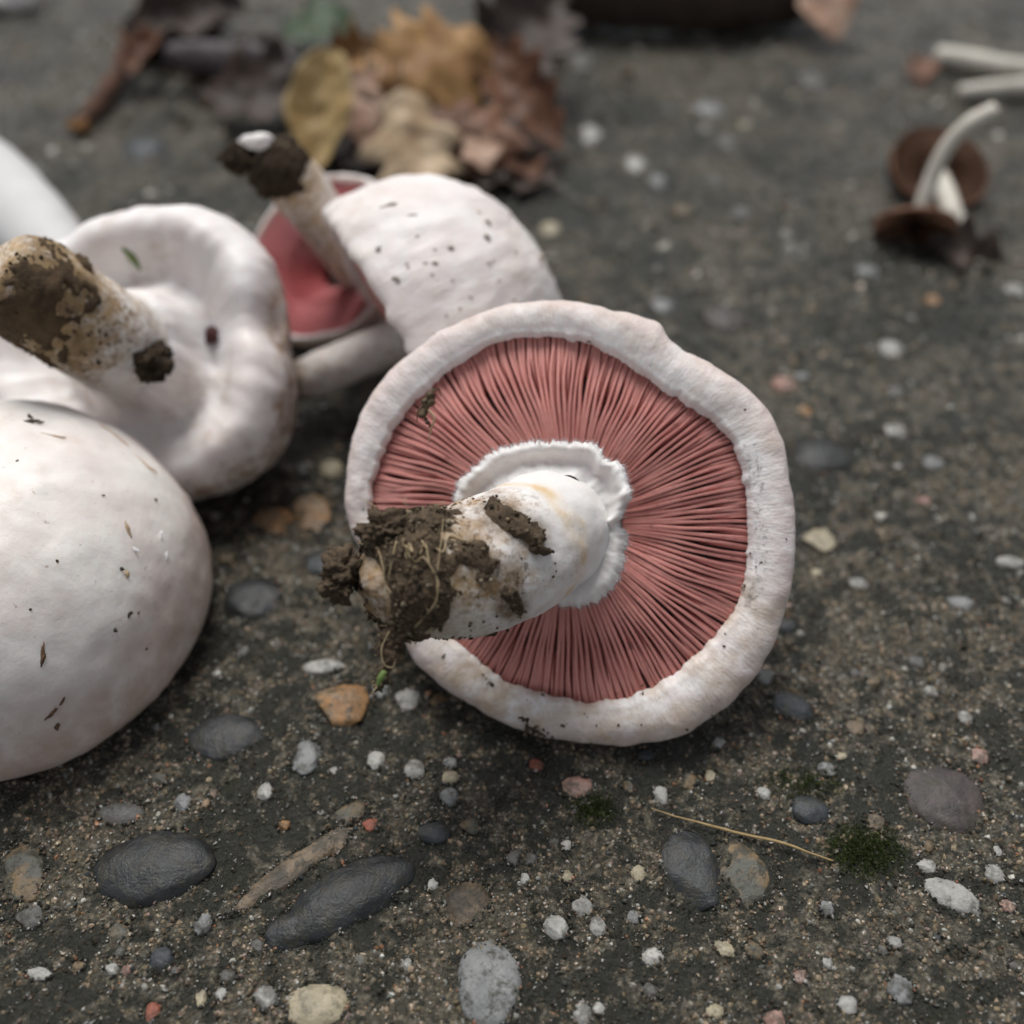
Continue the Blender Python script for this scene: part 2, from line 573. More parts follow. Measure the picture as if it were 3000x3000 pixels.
def film_h(x, y):
    """broad dark film on the slab, 0..1"""
    p = np.stack([x, y, 0 * x], -1)
    k = 1 - .5 * sstep(20, 34, y)
    return np.clip(.46 + .24 * fbm(p * .45, 2, 61) + k * .42 * fbm(p * 3.4, 3, 67, .7), -.3, 1.3)


ground = make_mesh('ground', np.stack([GX, GY, GZ], -1), grid_faces(len(gy), len(gx), wrap=False), M_GROUND, kind='structure', attrs={'film': film_h(GX, GY).reshape(-1)})
ground['label'] = 'dark weathered concrete slab with exposed pebbles and sand'

# pebbles set in the concrete: shared shapes
PEB = []
for k in range(7):
    v, f = ico_sub(*ICO, 3)
    q = v * (1 + (.09 if k < 4 else .18) * fbm(v * 1.1 + 9 * k, 3, 40 + k)[:, None] + .03 * fbm(v * 4 + k, 2, 80 + k)[:, None])
    if k >= 4:                                     # more broken, faceted stones
        for _ in range(7):
            nrm = rng.normal(size=3); nrm /= np.linalg.norm(nrm)
            d = q @ nrm; lim = rng.uniform(.62, .85)
            q = q - np.clip(d - lim, 0, None)[:, None] * nrm * 0.9
    me_o = make_mesh('pebble_shape', q / S * 0.01 * 1.0, f, ST['white'])
    PEB.append(me_o.data)
    bpy.data.objects.remove(me_o)
PEBBLE_COUNT = [0]


def pebble(px, py, w, h, rot, kind, shape=None, prot=0.35):
    """w, h: size in photograph pixels; the stone sits in the slab with its top showing"""
    c = G(px, py, 0.0); k = ppc(c)
    dep = math.atan2(CAM_H, c[1])
    a = w / k / 2; b = h / k / 2 / max(math.sin(dep), .35)
    sh = PEB[shape if shape is not None else random.randrange(7)]
    key = (sh.name, kind)
    me = MEMO.get(key)
    if me is None:
        me = sh.copy(); me.materials.clear(); me.materials.append(ST[kind]); MEMO[key] = me
    o = bpy.data.objects.new('pebble', me); COL.objects.link(o)
    o.parent = ground
    hh = min(.46 * min(a, b), .07 + (.24 if kind in ('dark', 'blue', 'orange') else .17) * min(a, b)) * (.45 + prot)
    t = hh / .62
    z = float(ground_h(np.array([c[0]]), np.array([c[1]]))[0])
    o.location = Vector((c[0] * S, c[1] * S, (z + hh - t) * S))
    o.scale = (a * 1.06, b * 1.06, t)
    o.rotation_euler = (random.uniform(-.06, .06), random.uniform(-.06, .06), math.radians(rot))
    PEBBLE_COUNT[0] += 1
    TAKEN.append((c[0], c[1], max(a, b)))
    RIMS.append((c[0], c[1], a, b, math.radians(rot)))
    return o


MEMO, TAKEN, RIMS = {}, [], []
K = 3000 / 1932
named = [
    (285, 1637, 215, 128, 8, 'dark', 0, .5), (650, 1690, 255, 112, 32, 'dark', 1, .6), (555, 1748, 125, 72, 25, 'dark', 2, .55), (560, 1630, 290, 46, 41, 'brown', 0, .5),
    (655, 1535, 90, 40, 38, 'tan', 5, .45),
    (815, 1570, 45, 58, 80, 'blue', 1, .6), (600, 1895, 128, 92, 5, 'cream', 2, .6), (925, 1855, 118, 150, 0, 'greyw', 3, .5),
    (1400, 1640, 150, 120, -28, 'tan', 5, .4), (1310, 1650, 120, 150, 10, 'dark', 4, .3), (1795, 1690, 104, 54, -30, 'white', 0, .6), (1085, 1482, 78, 44, 10, 'pink', 5, .55),
    (1248, 1498, 34, 40, 0, 'white', 4, .7), (782, 1450, 40, 40, 0, 'white', 1, .6), (710, 1431, 36, 38, 0, 'white', 2, .6), (850, 1468, 36, 28, 0, 'cream', 2, .6),
    (848, 1502, 38, 36, 20, 'greyw', 3, .6), (575, 1425, 66, 64, 0, 'greyw', 5, .5), (1098, 1706, 40, 44, 0, 'white', 1, .65), (1050, 1752, 48, 48, 0, 'white', 4, .65),
    (1128, 1746, 32, 36, 0, 'white', 2, .65), (1205, 1645, 32, 34, 0, 'cream', 0, .55), (1195, 1725, 36, 26, 0, 'greyw', 5, .5), (1790, 1505, 150, 130, 10, 'purple', 3, .32),
    (1495, 1335, 60, 72, 60, 'blue', 2, .4), (1550, 858, 112, 70, 5, 'dark', 1, .5), (585, 965, 95, 80, 20, 'orange', 5, .45), (515, 985, 80, 60, 0, 'orange', 4, .4),
    (650, 1328, 112, 82, 5, 'orange', 6, .5), (610, 1260, 76, 26, 5, 'white', 0, .5), (305, 1808, 50, 48, 10, 'blue', 2, .5), (1422, 1792, 40, 30, -20, 'tan', 1, .5),
    (1368, 1788, 44, 28, -30, 'cream', 0, .4), (880, 1700, 110, 78, 30, 'brown', 5, .5), (500, 1882, 48, 42, 0, 'white', 4, .6), (285, 1905, 38, 36, 0, 'red', 5, .6),
    (60, 1728, 60, 44, 20, 'grey', 6, .6), (75, 1835, 56, 26, 0, 'white', 6, .5), (1750, 1636, 38, 28, 0, 'white', 4, .6), (1690, 1776, 32, 28, 0, 'white', 2, .6),
    (1440, 1276, 48, 32, -20, 'greyw', 6, .6), (1552, 1016, 76, 48, 15, 'cream', 6, .5), (1680, 657, 52, 36, 10, 'white', 2, .6), (1690, 736, 44, 22, 0, 'grey', 5, .5),
    (1690, 812, 48, 28, 0, 'white', 3, .5), (1478, 722, 48, 30, 0, 'pink', 1, .5), (1520, 776, 28, 24, 0, 'orange', 4, .5), (225, 1532, 96, 44, 0, 'grey', 2, .35),
    (345, 1515, 34, 36, 0, 'greyw', 4, .5), (420, 1390, 140, 84, 5, 'dark', 0, .3), (480, 1130, 110, 80, 0, 'dark', 3, .35), (620, 1060, 90, 50, 10, 'blue', 3, .3),
    (1115, 250, 44, 40, 0, 'white', 1, .7), (1372, 265, 40, 30, 0, 'grey', 2, .6), (1200, 310, 40, 30, 0, 'white', 2, .6), (1640, 510, 52, 26, 0, 'greyw', 3, .5),
    (1530, 150, 50, 30, 0, 'grey', 1, .5), (270, 282, 84, 44, 0, 'blue', 2, .5), (1095, 115, 50, 36, 0, 'grey', 4, .6), (1340, 205, 60, 30, 0, 'greyw', 2, .5),
    (625, 880, 46, 34, 0, 'cream', 2, .5), (570, 885, 30, 26, 0, 'grey', 4, .5), (530, 880, 34, 26, 0, 'grey', 4, .5), (1620, 1100, 44, 28, 0, 'white', 2, .5), (1760, 870, 40, 28, 0, 'greyw', 1, .5),
    (1905, 1060, 50, 24, 0, 'white', 1, .5), (1815, 1140, 52, 30, -10, 'greyw', 3, .5), (1920, 545, 40, 30, 0, 'white', 4, .6), (1845, 1425, 44, 30, 0, 'pink', 5, .5), (1820, 1352, 34, 26, 0, 'white', 1, .5),
    (1040, 430, 40, 28, 0, 'cream', 2, .5), (1250, 580, 46, 30, 0, 'greyw', 3, .5), (1370, 600, 80, 50, 0, 'purple', 3, .35), (1210, 605, 50, 28, 0, 'blue', 1, .4),
    (1400, 400, 38, 26, 0, 'grey', 1, .5), (1240, 340, 36, 26, 0, 'greyw', 4, .5), (1350, 340, 30, 24, 0, 'grey', 4, .5), (1290, 400, 40, 22, 0, 'tan', 4, .5), (1760, 560, 40, 22, 0, 'orange', 5, .5),
    (1000, 1620, 30, 26, 0, 'grey', 5, .6), (990, 1655, 24, 22, 0, 'white', 5, .6), (1070, 1655, 24, 26, 0, 'cream', 1, .6), (1185, 1480, 26, 26, 0, 'tan', 5, .6), (1045, 1590, 24, 22, 0, 'grey', 6, .6),
    (700, 1555, 36, 24, 0, 'red', 6, .5), (535, 1555, 26, 22, 0, 'orange', 4, .7), (485, 1785, 30, 30, 0, 'grey', 4, .6), (430, 1840, 34, 30, 0, 'grey', 2, .6), (210, 1828, 36, 24, 0, 'white', 4, .6),
    (238, 1830, 20, 22, 0, 'pink', 2, .7), (415, 1875, 26, 30, 0, 'white', 4, .6), (380, 1880, 26, 34, 0, 'cream', 6, .6), (768, 1818, 22, 26, 0, 'white', 4, .6), (1560, 1820, 24, 24, 0, 'white', 4, .6),
    (1700, 1865, 60, 50, 0, 'greyw', 6, .45), (1600, 1895, 44, 34, 0, 'white', 6, .5), (1465, 1920, 60, 40, 0, 'pink', 6, .5), (1350, 1905, 40, 30, 0, 'cream', 2, .5), (1100, 1915, 34, 50, 0, 'white', 4, .6), (1130, 1900, 24, 24, 0, 'white', 1, .6),
    (640, 1585, 60, 30, 60, 'brown', 5, .4), (890, 1560, 44, 30, 20, 'tan', 6, .4), (1530, 1530, 70, 50, -10, 'blue', 3, .35), (1650, 1550, 44, 30, 0, 'brown', 5, .35),
    (40, 1640, 90, 110, 30, 'tan', 5, .3), (770, 1320, 50, 40, 0, 'white', 6, .5), (720, 1300, 40, 34, 0, 'greyw', 6, .5), (1010, 1440, 40, 26, 0, 'red', 5, .4), (850, 1440, 30, 24, 0, 'greyw', 4, .5),
    (1300, 1470, 36, 30, 0, 'tan', 5, .5), (1340, 1460, 30, 26, 0, 'cream', 5, .5), (1440, 1500, 30, 24, 0, 'white', 4, .6), (1560, 1455, 34, 28, 0, 'greyw', 4, .5), (1610, 1370, 50, 30, 0, 'brown', 5, .4), (1730, 1250, 36, 24, 0, 'grey', 4, .5), (1480, 1180, 60, 36, 0, 'dark', 2, .3),
]
for (x, y, w, h, r, kd, sh, pr) in named:
    pebble(x * K, y * K, w * K, h * K, r, kd, sh, pr)

kinds = ['white', 'greyw', 'grey', 'tan', 'brown', 'cream', 'pink', 'dark', 'blue', 'orange']
kw = np.array([.20, .14, .15, .13, .15, .06, .05, .06, .03, .03]); kw /= kw.sum()
tries = 0
while PEBBLE_COUNT[0] < 298 and tries < 6000:
    tries += 1
    px, py = random.uniform(20, 2980), 3000 * random.random() ** 0.85
    c = G(px, py); kk = ppc(c)
    s = random.choice([.12, .15, .18, .2, .24, .3]) * random.uniform(.8, 1.2)
    if any((c[0] - a) ** 2 + (c[1] - b) ** 2 < (r + s * .6) ** 2 for a, b, r in TAKEN):
        continue
    dep = math.atan2(CAM_H, c[1])
    pebble(px, py, 2 * s * kk * random.uniform(.8, 1.25) * .62, 2 * s * kk * math.sin(dep) * .62 * random.uniform(.8, 1.1), random.uniform(0, 180),
           kinds[rng.choice(len(kinds), p=kw)], None, random.uniform(.35, .65))

# the rest of the aggregate: fine gravel and sand grains, uncountable
palette = np.array([(0.46, 0.42, 0.37), (0.36, 0.34, 0.31), (0.30, 0.22, 0.14), (0.22, 0.15, 0.095), (0.34, 0.24, 0.17), (0.11, 0.095, 0.07), (0.06, 0.055, 0.045), (0.38, 0.17, 0.09), (0.16, 0.145, 0.12), (0.28, 0.19, 0.16), (0.07, 0.08, 0.09)])
pw = np.array([.035, .06, .20, .20, .14, .12, .08, .015, .09, .04, .01]); pw /= pw.sum()


def grains(name, n, ylo, yhi, smin, smax, keep, dull=.86):
    y = rng.uniform(ylo, yhi, n * 5)
    half = 0.53 * (y * math.cos(PITCH) + CAM_H * math.sin(PITCH)) + 1
    x = rng.uniform(-1, 1, n * 5) * half
    sel = (rng.random(n * 5) < half / half.max()) & (film_h(x, y) + rng.normal(0, .22, n * 5) < keep)
    x, y = x[sel][:n], y[sel][:n]
    for a, b, r in TAKEN[:130]:
        ok = (x - a) ** 2 + (y - b) ** 2 > (r * .72) ** 2
        x, y = x[ok], y[ok]
    sz = smin + (smax - smin) * rng.random(len(x)) ** 2.0
    z = ground_h(x, y) + sz * rng.uniform(-.7, .15, len(x))
    ci = rng.choice(len(palette), len(x), p=pw)
    c = palette[ci] * rng.uniform(.5, 1.45, (len(x), 1)) * np.array([[.92, .97, .95]])
    fm = sstep(.35, .62, film_h(x, y) + rng.normal(0, .10, len(x)))[:, None] * dull
    c = c * (1 - fm) + np.array([[.014, .015, .010]]) * fm
    o = crumbs(name, np.stack([x, y, z], -1), sz, M_GRAIN, ground, c, 0.75, rough=0.34, smooth=False)
    return o


grains('sand', 66000, 5.2, 21.0, 0.020, 0.066, 0.85)
grains('sand', 22000, 21.0, 56.0, 0.04, 0.12, 0.85)
grains('gravel', 2600, 5.2, 56.0, 0.05, 0.11, 0.9)
pw = np.array([.5, .3, .05, 0, .1, 0, 0, .02, .03, 0, 0]); pw /= pw.sum()
grains('gravel', 500, 12.0, 30.0, 0.07, 0.15, 0.8, .3)
grains('gravel', 420, 24.0, 56.0, 0.12, 0.30, 0.95, .1)

bx, by, bs = [], [], []
for (cx_, cy_, a_, b_, ro_) in RIMS:
    if cy_ > 30:
        continue
    m_ = int(2 * math.pi * max(a_, b_) / .030)
    t_ = rng.uniform(0, 2 * math.pi, m_); q_ = rng.normal(.98, .07, m_)
    ex, ey = a_ * np.cos(t_) * q_, b_ * np.sin(t_) * q_
    bx.append(cx_ + ex * math.cos(ro_) - ey * math.sin(ro_)); by.append(cy_ + ex * math.sin(ro_) + ey * math.cos(ro_))
    bs.append(.016 + .034 * rng.random(m_) ** 2)
bx, by, bs = map(np.concatenate, (bx, by, bs))
bc = palette[rng.choice(len(palette), len(bx))] * rng.uniform(.3, 1.0, (len(bx), 1))
bf = (rng.random((len(bx), 1)) < .68)
bc = np.where(bf, np.array([[.016, .016, .011]]) * rng.uniform(.7, 2.2, (len(bx), 1)), bc)
crumbs('packed_dirt', np.stack([bx, by, ground_h(bx, by) + bs * rng.uniform(-.2, .9, len(bx))], -1), bs, M_GRAIN, ground, bc, .75, rough=.34, smooth=False)

# ------------------------------------------------------------------ mushroom parts
def polar_table(M, pts, zl, n, cx=0.0, cy=0.0, sx=None):
    q = np.array([to_plane(M, x, y, zl) for x, y in pts]) - np.array([cx, cy])
    a = np.arctan2(q[:, 1], q[:, 0]); r = np.hypot(q[:, 0], q[:, 1])
    o = np.argsort(a); a, r = a[o], r[o]
    a = np.concatenate([a - 2 * np.pi, a, a + 2 * np.pi]); r = np.tile(r, 3)
    th = np.linspace(-np.pi, np.pi, n, endpoint=False)
    R = np.interp(th, a, r)
    k = np.array([1, 2, 3, 2, 1.0]); k /= k.sum()
    R = np.convolve(np.concatenate([R[-2:], R, R[:2]]), k, 'valid')
    return th, R


def fib_attr(V, th, rows, fs=26.0, vs=1.3):
    """coordinates for fibres that run from the crown to the margin"""
    T = np.broadcast_to(th, V.shape[:2])
    return np.stack([np.cos(T) * fs, np.sin(T) * fs, np.broadcast_to(rows[:, None] * vs, V.shape[:2])], -1).reshape(-1, 3)


def revolve_cap(name, parent, mat, th, rows, noise_amp=0.03, seed=1, stain=None, fs=26.0, sag=None, tint=None):
    """rows: list of (r(theta) array, z(theta) array)"""
    V = np.stack([np.stack([r * np.cos(th), r * np.sin(th), z + 0 * th], -1) for r, z in rows])
    L = np.linspace(0, 6, len(rows))
    nrm = np.cross(np.roll(V, -1, 1) - np.roll(V, 1, 1), np.gradient(V, axis=0))
    nrm /= np.linalg.norm(nrm, axis=-1, keepdims=True) + 1e-9
    V = V + nrm * (noise_amp * fbm(V * 0.9, 3, seed) + noise_amp * .45 * fbm(V * 3.5, 2, seed + 5))[..., None]
    if sag is not None:
        V = sag(V)
    at = {'fib': fib_attr(V, th, L, fs)}
    st = np.zeros(V.shape[:2]) if stain is None else stain(V)
    at['stain'] = st.reshape(-1)
    at['tint'] = (np.full(V.shape[:2], .3) if tint is None else tint(V)).reshape(-1)
    return make_mesh(name, V, grid_faces(len(rows), len(th)), mat, parent, True, at), V


def dome_rows(Ro, depth, z0, n=26, p=0.92):
    rows = []
    for ph in np.linspace(0.004, math.pi / 2, n):
        rows.append((Ro * math.sin(ph) ** p, z0 - depth * math.cos(ph) ** 0.95))
    return rows


# ---- the big upturned mushroom in focus
AX = cdir(-0.13, 0.02, 0.99)
MA = frame(P(1662, 1530, 20.6), AX)
mush = thing('mushroom', 'upturned mushroom with open pink gills and soil-caked stem', 'mushroom', MA, 'pale mushrooms laid out on the concrete')
c1 = lambda x, y: (900 + x * 0.7764, 850 + y * 0.7764)
outer = [(870, 43), (1000, 43), (1150, 80), (1290, 118), (1335, 130), (1365, 185), (1430, 235), (1520, 280), (1650, 355), (1750, 455), (1808, 580), (1830, 750), (1836, 950), (1820, 1130),
         (1770, 1320), (1680, 1470), (1550, 1600), (1400, 1682), (1200, 1716), (1000, 1702), (800, 1652), (650, 1580), (500, 1482), (400, 1390), (352, 1300),
         (425, 1235), (335, 1150), (255, 1050), (200, 960), (160, 900), (138, 800), (145, 700), (170, 560), (220, 430), (300, 320), (420, 205), (560, 122), (700, 70)]
inner = [(245, 850), (250, 750), (290, 610), (345, 490), (430, 400), (560, 290), (700, 205), (780, 186), (880, 183), (1040, 200), (1150, 240), (1250, 320), (1340, 378), (1430, 432), (1520, 492),
         (1600, 580), (1640, 700), (1655, 850), (1655, 1000), (1640, 1120), (1600, 1210), (1540, 1290), (1450, 1380), (1350, 1470), (1230, 1530), (1080, 1555), (950, 1535), (830, 1500),
         (740, 1468), (660, 1400), (590, 1340), (530, 1290), (520, 1225), (440, 1120), (350, 1020), (285, 930)]
NA = 480
th, Ro = polar_table(MA, [c1(*p) for p in outer], -0.2, NA)
_, Ri = polar_table(MA, [c1(*p) for p in inner], -0.05, NA)
circ = np.stack([np.cos(th), np.sin(th), 0 * th], -1)
Ro = Ro * (1 + 0.006 * fbm(circ * 5, 3, 2))
rag = 0.028 * fbm(circ * 22, 3, 8) + 0.02 * fbm(circ * 60, 2, 19)
Ri = np.minimum(Ri, Ro - 0.33)
rows = dome_rows(Ro, 2.75, -0.25, 30)
mid, half = (Ro + Ri) / 2, (Ro - Ri) / 2
for ps in np.linspace(8, 150, 20):
    a = math.radians(ps)
    w = sstep(90, 150, ps)
    lipr = 0.045 * np.exp(-((ps - 140) / 12) ** 2)
    rows.append((mid + half * math.cos(a) + rag * w, -0.25 + (0.22 + 0.33 * half) * math.sin(a) ** 0.9 + lipr))
zlip = rows[-1][1]
rows.append((Ri + rag + 0.01, zlip - 0.04))
rows.append((Ri + rag + 0.02, zlip - 0.10))
rows.append((Ri + rag * .5 + 0.07, zlip - 0.22))
rows.append((Ri + 0.1, zlip - 0.45))
rows.append((Ri * .97, zlip - 0.7))
for s in np.linspace(0.85, 0.2, 6):
    rows.append((Ri * s, -0.85 - 0.25 * (1 - s)))


def tan_main(V):
    r = np.hypot(V[..., 0], V[..., 1]); b = sstep(-0.6, -2.2, V[..., 1]) * .5 + .12 * sstep(0, 2, -V[..., 1])
    return np.clip(b + 0.25 * sstep(.1, .5, fbm(V * .7, 3, 77)), 0, 1) * (r > Ri[None] * .98)  # random tan patches, stronger towards the lower rim


cap, VC = revolve_cap('cap', mush, M_CAP, th, rows, 0.035, 5, tan_main, 30.0, None, lambda V: sstep(.30, .95, (np.hypot(V[..., 0], V[..., 1]) - Ri[None]) / (Ro - Ri)[None] + .5 * sstep(.0, -.6, V[..., 2])))

# gills: every blade its own piece
NG = 300


def gill_blade(theta, r0, r1, hw_f, seed, zoff, nseg=9, tight=1.0):
    s = np.linspace(0, 1, nseg + 1)
    r = r0 + (r1 - r0) * s                                        # s=0 at the stem end, 1 at the margin
    sw = 0.035 * fbm(np.stack([np.cos(theta) * 2.2 + 0 * s, np.sin(theta) * 2.2 + 0 * s, r * .5], -1), 2, 31) + 0.010 * vnoise(np.stack([0 * s + seed * 3.7, r * 1.4, 0 * s], -1), 5)
    t = theta + sw
    u = np.clip((r - 1.0) / (r1 - 1.0), 0, 1)
    z = -0.20 - 0.06 * u + 0.24 * np.sin(np.pi * np.clip(u * .96, 0, 1)) ** .8 - 0.25 * (1 - u) ** 4 + zoff
    z = z + .045 * fbm(np.stack([np.cos(theta) * 3 + 0 * s, np.sin(theta) * 3 + 0 * s, r * .5], -1), 3, 37)
    z = z - (0.35 * (1 - s) ** 3 if r0 > 1.5 else 0) + 0.012 * vnoise(np.stack([r * 5, 0 * s + seed, 0 * s], -1), 8)
    sp = 2 * np.pi * r / NG * (1.0 + .95 * sstep(.66, .30, u) * (seed % 2 == 0))
    hw = sp * hw_f * (1.0 + 0.12 * vnoise(np.stack([r * 2, 0 * s + seed * 1.3, 0 * s], -1), 12))
    lean = 0.5 * hw * vnoise(np.stack([r * 1.1, 0 * s + seed * .37, 0 * s], -1), 21)
    dep = 0.5
    fl = 0.54 / hw_f if tight > .5 else 1.06
    gd = 0.018 if tight > .5 else .16
    rg_ = .5 * hw
    sec = [(-fl, -dep), (-fl, -gd - .035), (-0.95, -0.030), (-0.62, -0.004), (-.1, -.020), (0.1, -0.020), (0.62, -0.004), (0.95, -0.030), (fl, -gd - .035), (fl, -dep)]
    V = []
    for a, dz in sec:
        off = hw * a + (lean if dz > -.2 else 0)
        x = r * np.cos(t) - np.sin(t) * off; y = r * np.sin(t) + np.cos(t) * off
        V.append(np.stack([x, y, z + dz], -1))
    return np.stack(V, 1)                                         # (nseg+1, 7, 3)


tg = np.linspace(-np.pi, np.pi, NG, endpoint=False)
for k in range(NG):
    t0 = tg[k] + rng.normal(0, 0.0022)
    r1 = float(np.interp(t0, th, Ri, period=2 * np.pi)) + 0.06
    loose = sstep(.3, 1.0, math.cos(t0 + .25))                    # the blades stand further apart on one side
    if k % 2 == 0:
        r0 = 1.05
    elif k % 4 == 1:
        r0 = 1.05 + (r1 - 1.05) * rng.uniform(.28, .5)
    else:
        r0 = 1.05 + (r1 - 1.05) * rng.uniform(.5, .74)
    V = gill_blade(t0, r0, r1, 0.494 - 0.055 * loose - rng.uniform(0, .04), k, rng.normal(0, .011) - .02 * (k % 2), 10 if k % 2 == 0 else 7, float(rng.random() > .50 * loose + .025))
    make_mesh('gill', V, grid_faces(V.shape[0], 10, wrap=False), M_GILL, cap)

# stem path: leaves the gills and bends over
stem_pts = [P(1660, 1535, 21.2), P(1625, 1548, 20.2), P(1560, 1585, 19.4), P(1470, 1632, 18.8), P(1340, 1676, 18.25), P(1215, 1694, 17.85), P(1130, 1704, 17.62), P(1085, 1712, 17.5)]
stem_r = [1.05, 1.18, 1.20, 1.17, 1.13, 1.03, 0.82, 0.52]
cS, VS, DS, tS = tube(stem_pts, stem_r, 96, 110)
VS = VS + DS * (0.05 * fbm(VS * .8, 3, 12) + 0.02 * fbm(VS * 3, 3, 13) + 0.008 * fbm(VS * 9, 2, 14))[..., None]
mS = len(cS)
sS = np.linspace(0, 1, mS)[:, None] * np.ones((1, 96))
# torn, lumpy base
endw = sstep(0.93, 1.0, sS)
VS = VS + (endw * (0.16 * fbm(VS * 2.2, 4, 44)))[..., None] * tS[:, None]
facing_up = DS @ UP
facing_cam = DS @ BACK
nz = fbm(VS * 1.5, 4, 23)
stain_s = np.clip(sstep(.40, .62, sS) * .95 + sstep(.28, .45, sS) * .55 * sstep(-.5, .4, nz + .3 * facing_up), 0, 1)
stain_s *= np.clip(1 - .85 * sstep(-.15, -.6, facing_up) * sstep(.93, .8, sS) + .2, 0, 1)
yel = np.exp(-((sS - .33 + .02 * nz) / .018) ** 2) * .9 + sstep(.45, .7, sS) * .25

# soil caked on the stem: a shell that surfaces only where the soil sticks
edge = 0.625 - 0.035 * facing_up + 0.05 * sstep(-.1, -.75, facing_up)
mask = sstep(-.05, .06, (sS - edge) + 0.055 * fbm(VS * 1.7, 4, 52)) * sstep(.955, .925, sS + .02 * nz - .035 * facing_up)
_d = VS - EYE; _z = _d @ -BACK
PXS, PYS = 1500 + FPX * (_d @ RIGHT) / _z, 1500 - FPX * (_d @ UP) / _z


def blob(x0, y0, x1, y1, w):
    """1 inside a streak between two points of the stem, falling to 0 at its rim"""
    L2 = (x1 - x0) ** 2 + (y1 - y0) ** 2
    t = np.clip(((PXS - x0) * (x1 - x0) + (PYS - y0) * (y1 - y0)) / L2, 0, 1)
    d = np.hypot(PXS - x0 - t * (x1 - x0), PYS - y0 - t * (y1 - y0)) / w
    return (1 - d) * (facing_cam > -.2)


mask2 = np.maximum.reduce([blob(1450, 1500, 1560, 1572, 34), blob(1355, 1625, 1430, 1660, 30), blob(1410, 1690, 1415, 1690.5, 18), blob(1490, 1745, 1520, 1780, 24), blob(1560, 1610, 1600, 1615, 12), blob(1395, 1600, 1425, 1610, 14)])
mask2 = sstep(-.05, .25, mask2 + .30 * fbm(VS * 5, 3, 88))
mk = np.clip(mask + mask2, 0, 1)
brown_s = np.clip(.9 * sstep(-1.3, .1, np.maximum.reduce([blob(1450, 1500, 1560, 1572, 34), blob(1355, 1625, 1430, 1660, 30), blob(1480, 1690, 1500, 1780, 30)])) + .9 * sstep(-.10, .03, sS - edge), 0, 1)
stem = make_mesh('stem', VS, grid_faces(mS, 96), M_FLESH, mush, True, {'stain': stain_s.reshape(-1), 'yellow': yel.reshape(-1), 'brown': brown_s.reshape(-1)}, local_of=MA)
thick = mk * (0.07 + 0.06 * fbm(VS * 2.5, 3, 60) + 0.06 * np.abs(fbm(VS * 7, 3, 61)) + 0.03 * fbm(VS * 18, 2, 63)) - (1 - mk) * 0.10
VSo = VS + DS * thick[..., None]
soil = make_mesh('soil_crust', VSo, grid_faces(mS, 96), M_SOIL, stem, True, local_of=MA)
ii, jj = np.nonzero(mk > .75)
pick = rng.choice(len(ii), 3600)
pp = VSo[ii[pick], jj[pick]] + rng.normal(0, .02, (3600, 3))
cc = np.array([(.10, .07, .045), (.19, .14, .09), (.05, .035, .022), (.30, .25, .18)])[rng.choice(4, 3600, p=[.36, .36, .22, .06])] * rng.uniform(.7, 1.3, (3600, 1))
crumbs('soil_crumbs', pp, .012 + .045 * rng.random(3600) ** 2.5, M_CRUMB, stem, cc, local_of=MA, rough=.45)
# loose flecks over the bare part of the stem
pr = rng.random((mS, 96)) * (stain_s > .25) * (mk < .3) * sstep(.35, -.2, np.abs(nz) - .3)
ii, jj = np.nonzero((pr > .86) & (sS > .3) & (sS < .95))
pick = rng.choice(len(ii), 260)
pp = VS[ii[pick], jj[pick]]
cc = np.array([(.12, .075, .04), (.06, .04, .025), (.2, .13, .07)])[rng.choice(3, 260)]
crumbs('soil_flecks', pp, .008 + .035 * rng.random(260) ** 3, M_CRUMB, stem, cc, local_of=MA, rough=.45)

# rootlets over the soil
def surf(s, a, lift=.1):
    i = int(np.clip(s, 0, 1) * (mS - 1)); j = int(round(a / 360 * 96)) % 96
    return VSo[i, j] + DS[i, j] * lift


def thread(name, pts, r, mat, parent, n=6, m=None, M=None, taper=True):
    pts = np.asarray(pts)
    rr = [r, r, r * .8, r * .5] if taper else [r, r]
    c, V, D, t = tube(pts, rr, n, m or len(pts) * 6)
    return make_mesh(name, V, grid_faces(V.shape[0], n), mat, parent, True, None, local_of=M)


best = int(np.argmax(facing_cam[mS // 2])) * 360 / 96
for k in range(11):
    s0 = rng.uniform(.66, .92); a0 = best + rng.uniform(-80, 80)
    pts = [surf(s0, a0, .02)]; s1, a1 = s0, a0
    ds, da = rng.normal(0, .03), rng.normal(0, 16)
    for q in range(5):
        s1 += ds + rng.normal(0, .015); a1 += da + rng.normal(0, 8)
        pts.append(surf(min(max(s1, .62), .94), a1, .03 + .05 * rng.random()))
    thread('rootlet', pts, rng.uniform(.010, .018), M_ROOT, stem, M=MA)
thread('rootlet', [P(1130, 1510, 17.4), P(1105, 1490, 17.3), P(1085, 1475, 17.3), P(1062, 1462, 17.35)], .010, M_ROOT, stem, M=MA)
thread('rootlet', [P(1270, 1500, 17.3), P(1276, 1482, 17.2), P(1295, 1476, 17.2), P(1304, 1468, 17.2)], .012, M_ROOT, stem, M=MA)
thread('rootlet', [P(1195, 1505, 17.3), P(1192, 1485, 17.3), P(1185, 1470, 17.3), P(1190, 1455, 17.35)], .008, M_ROOT, stem, M=MA)


def lump(name, centre, rad, mat, parent, M=None, squash=(1, 1, 1), seed=0, rough=.35, sub=4):
    v, f = ico_sub(*ICO, sub)
    q = v * (1 + rough * fbm(v * 1.6 + seed, 4, seed)[:, None] + rough * .4 * fbm(v * 6 + seed, 2, seed + 3)[:, None])
    return make_mesh(name, q * np.array(squash) * rad + np.asarray(centre), f, mat, parent, True, {'stain': np.zeros(len(q))}, local_of=M)


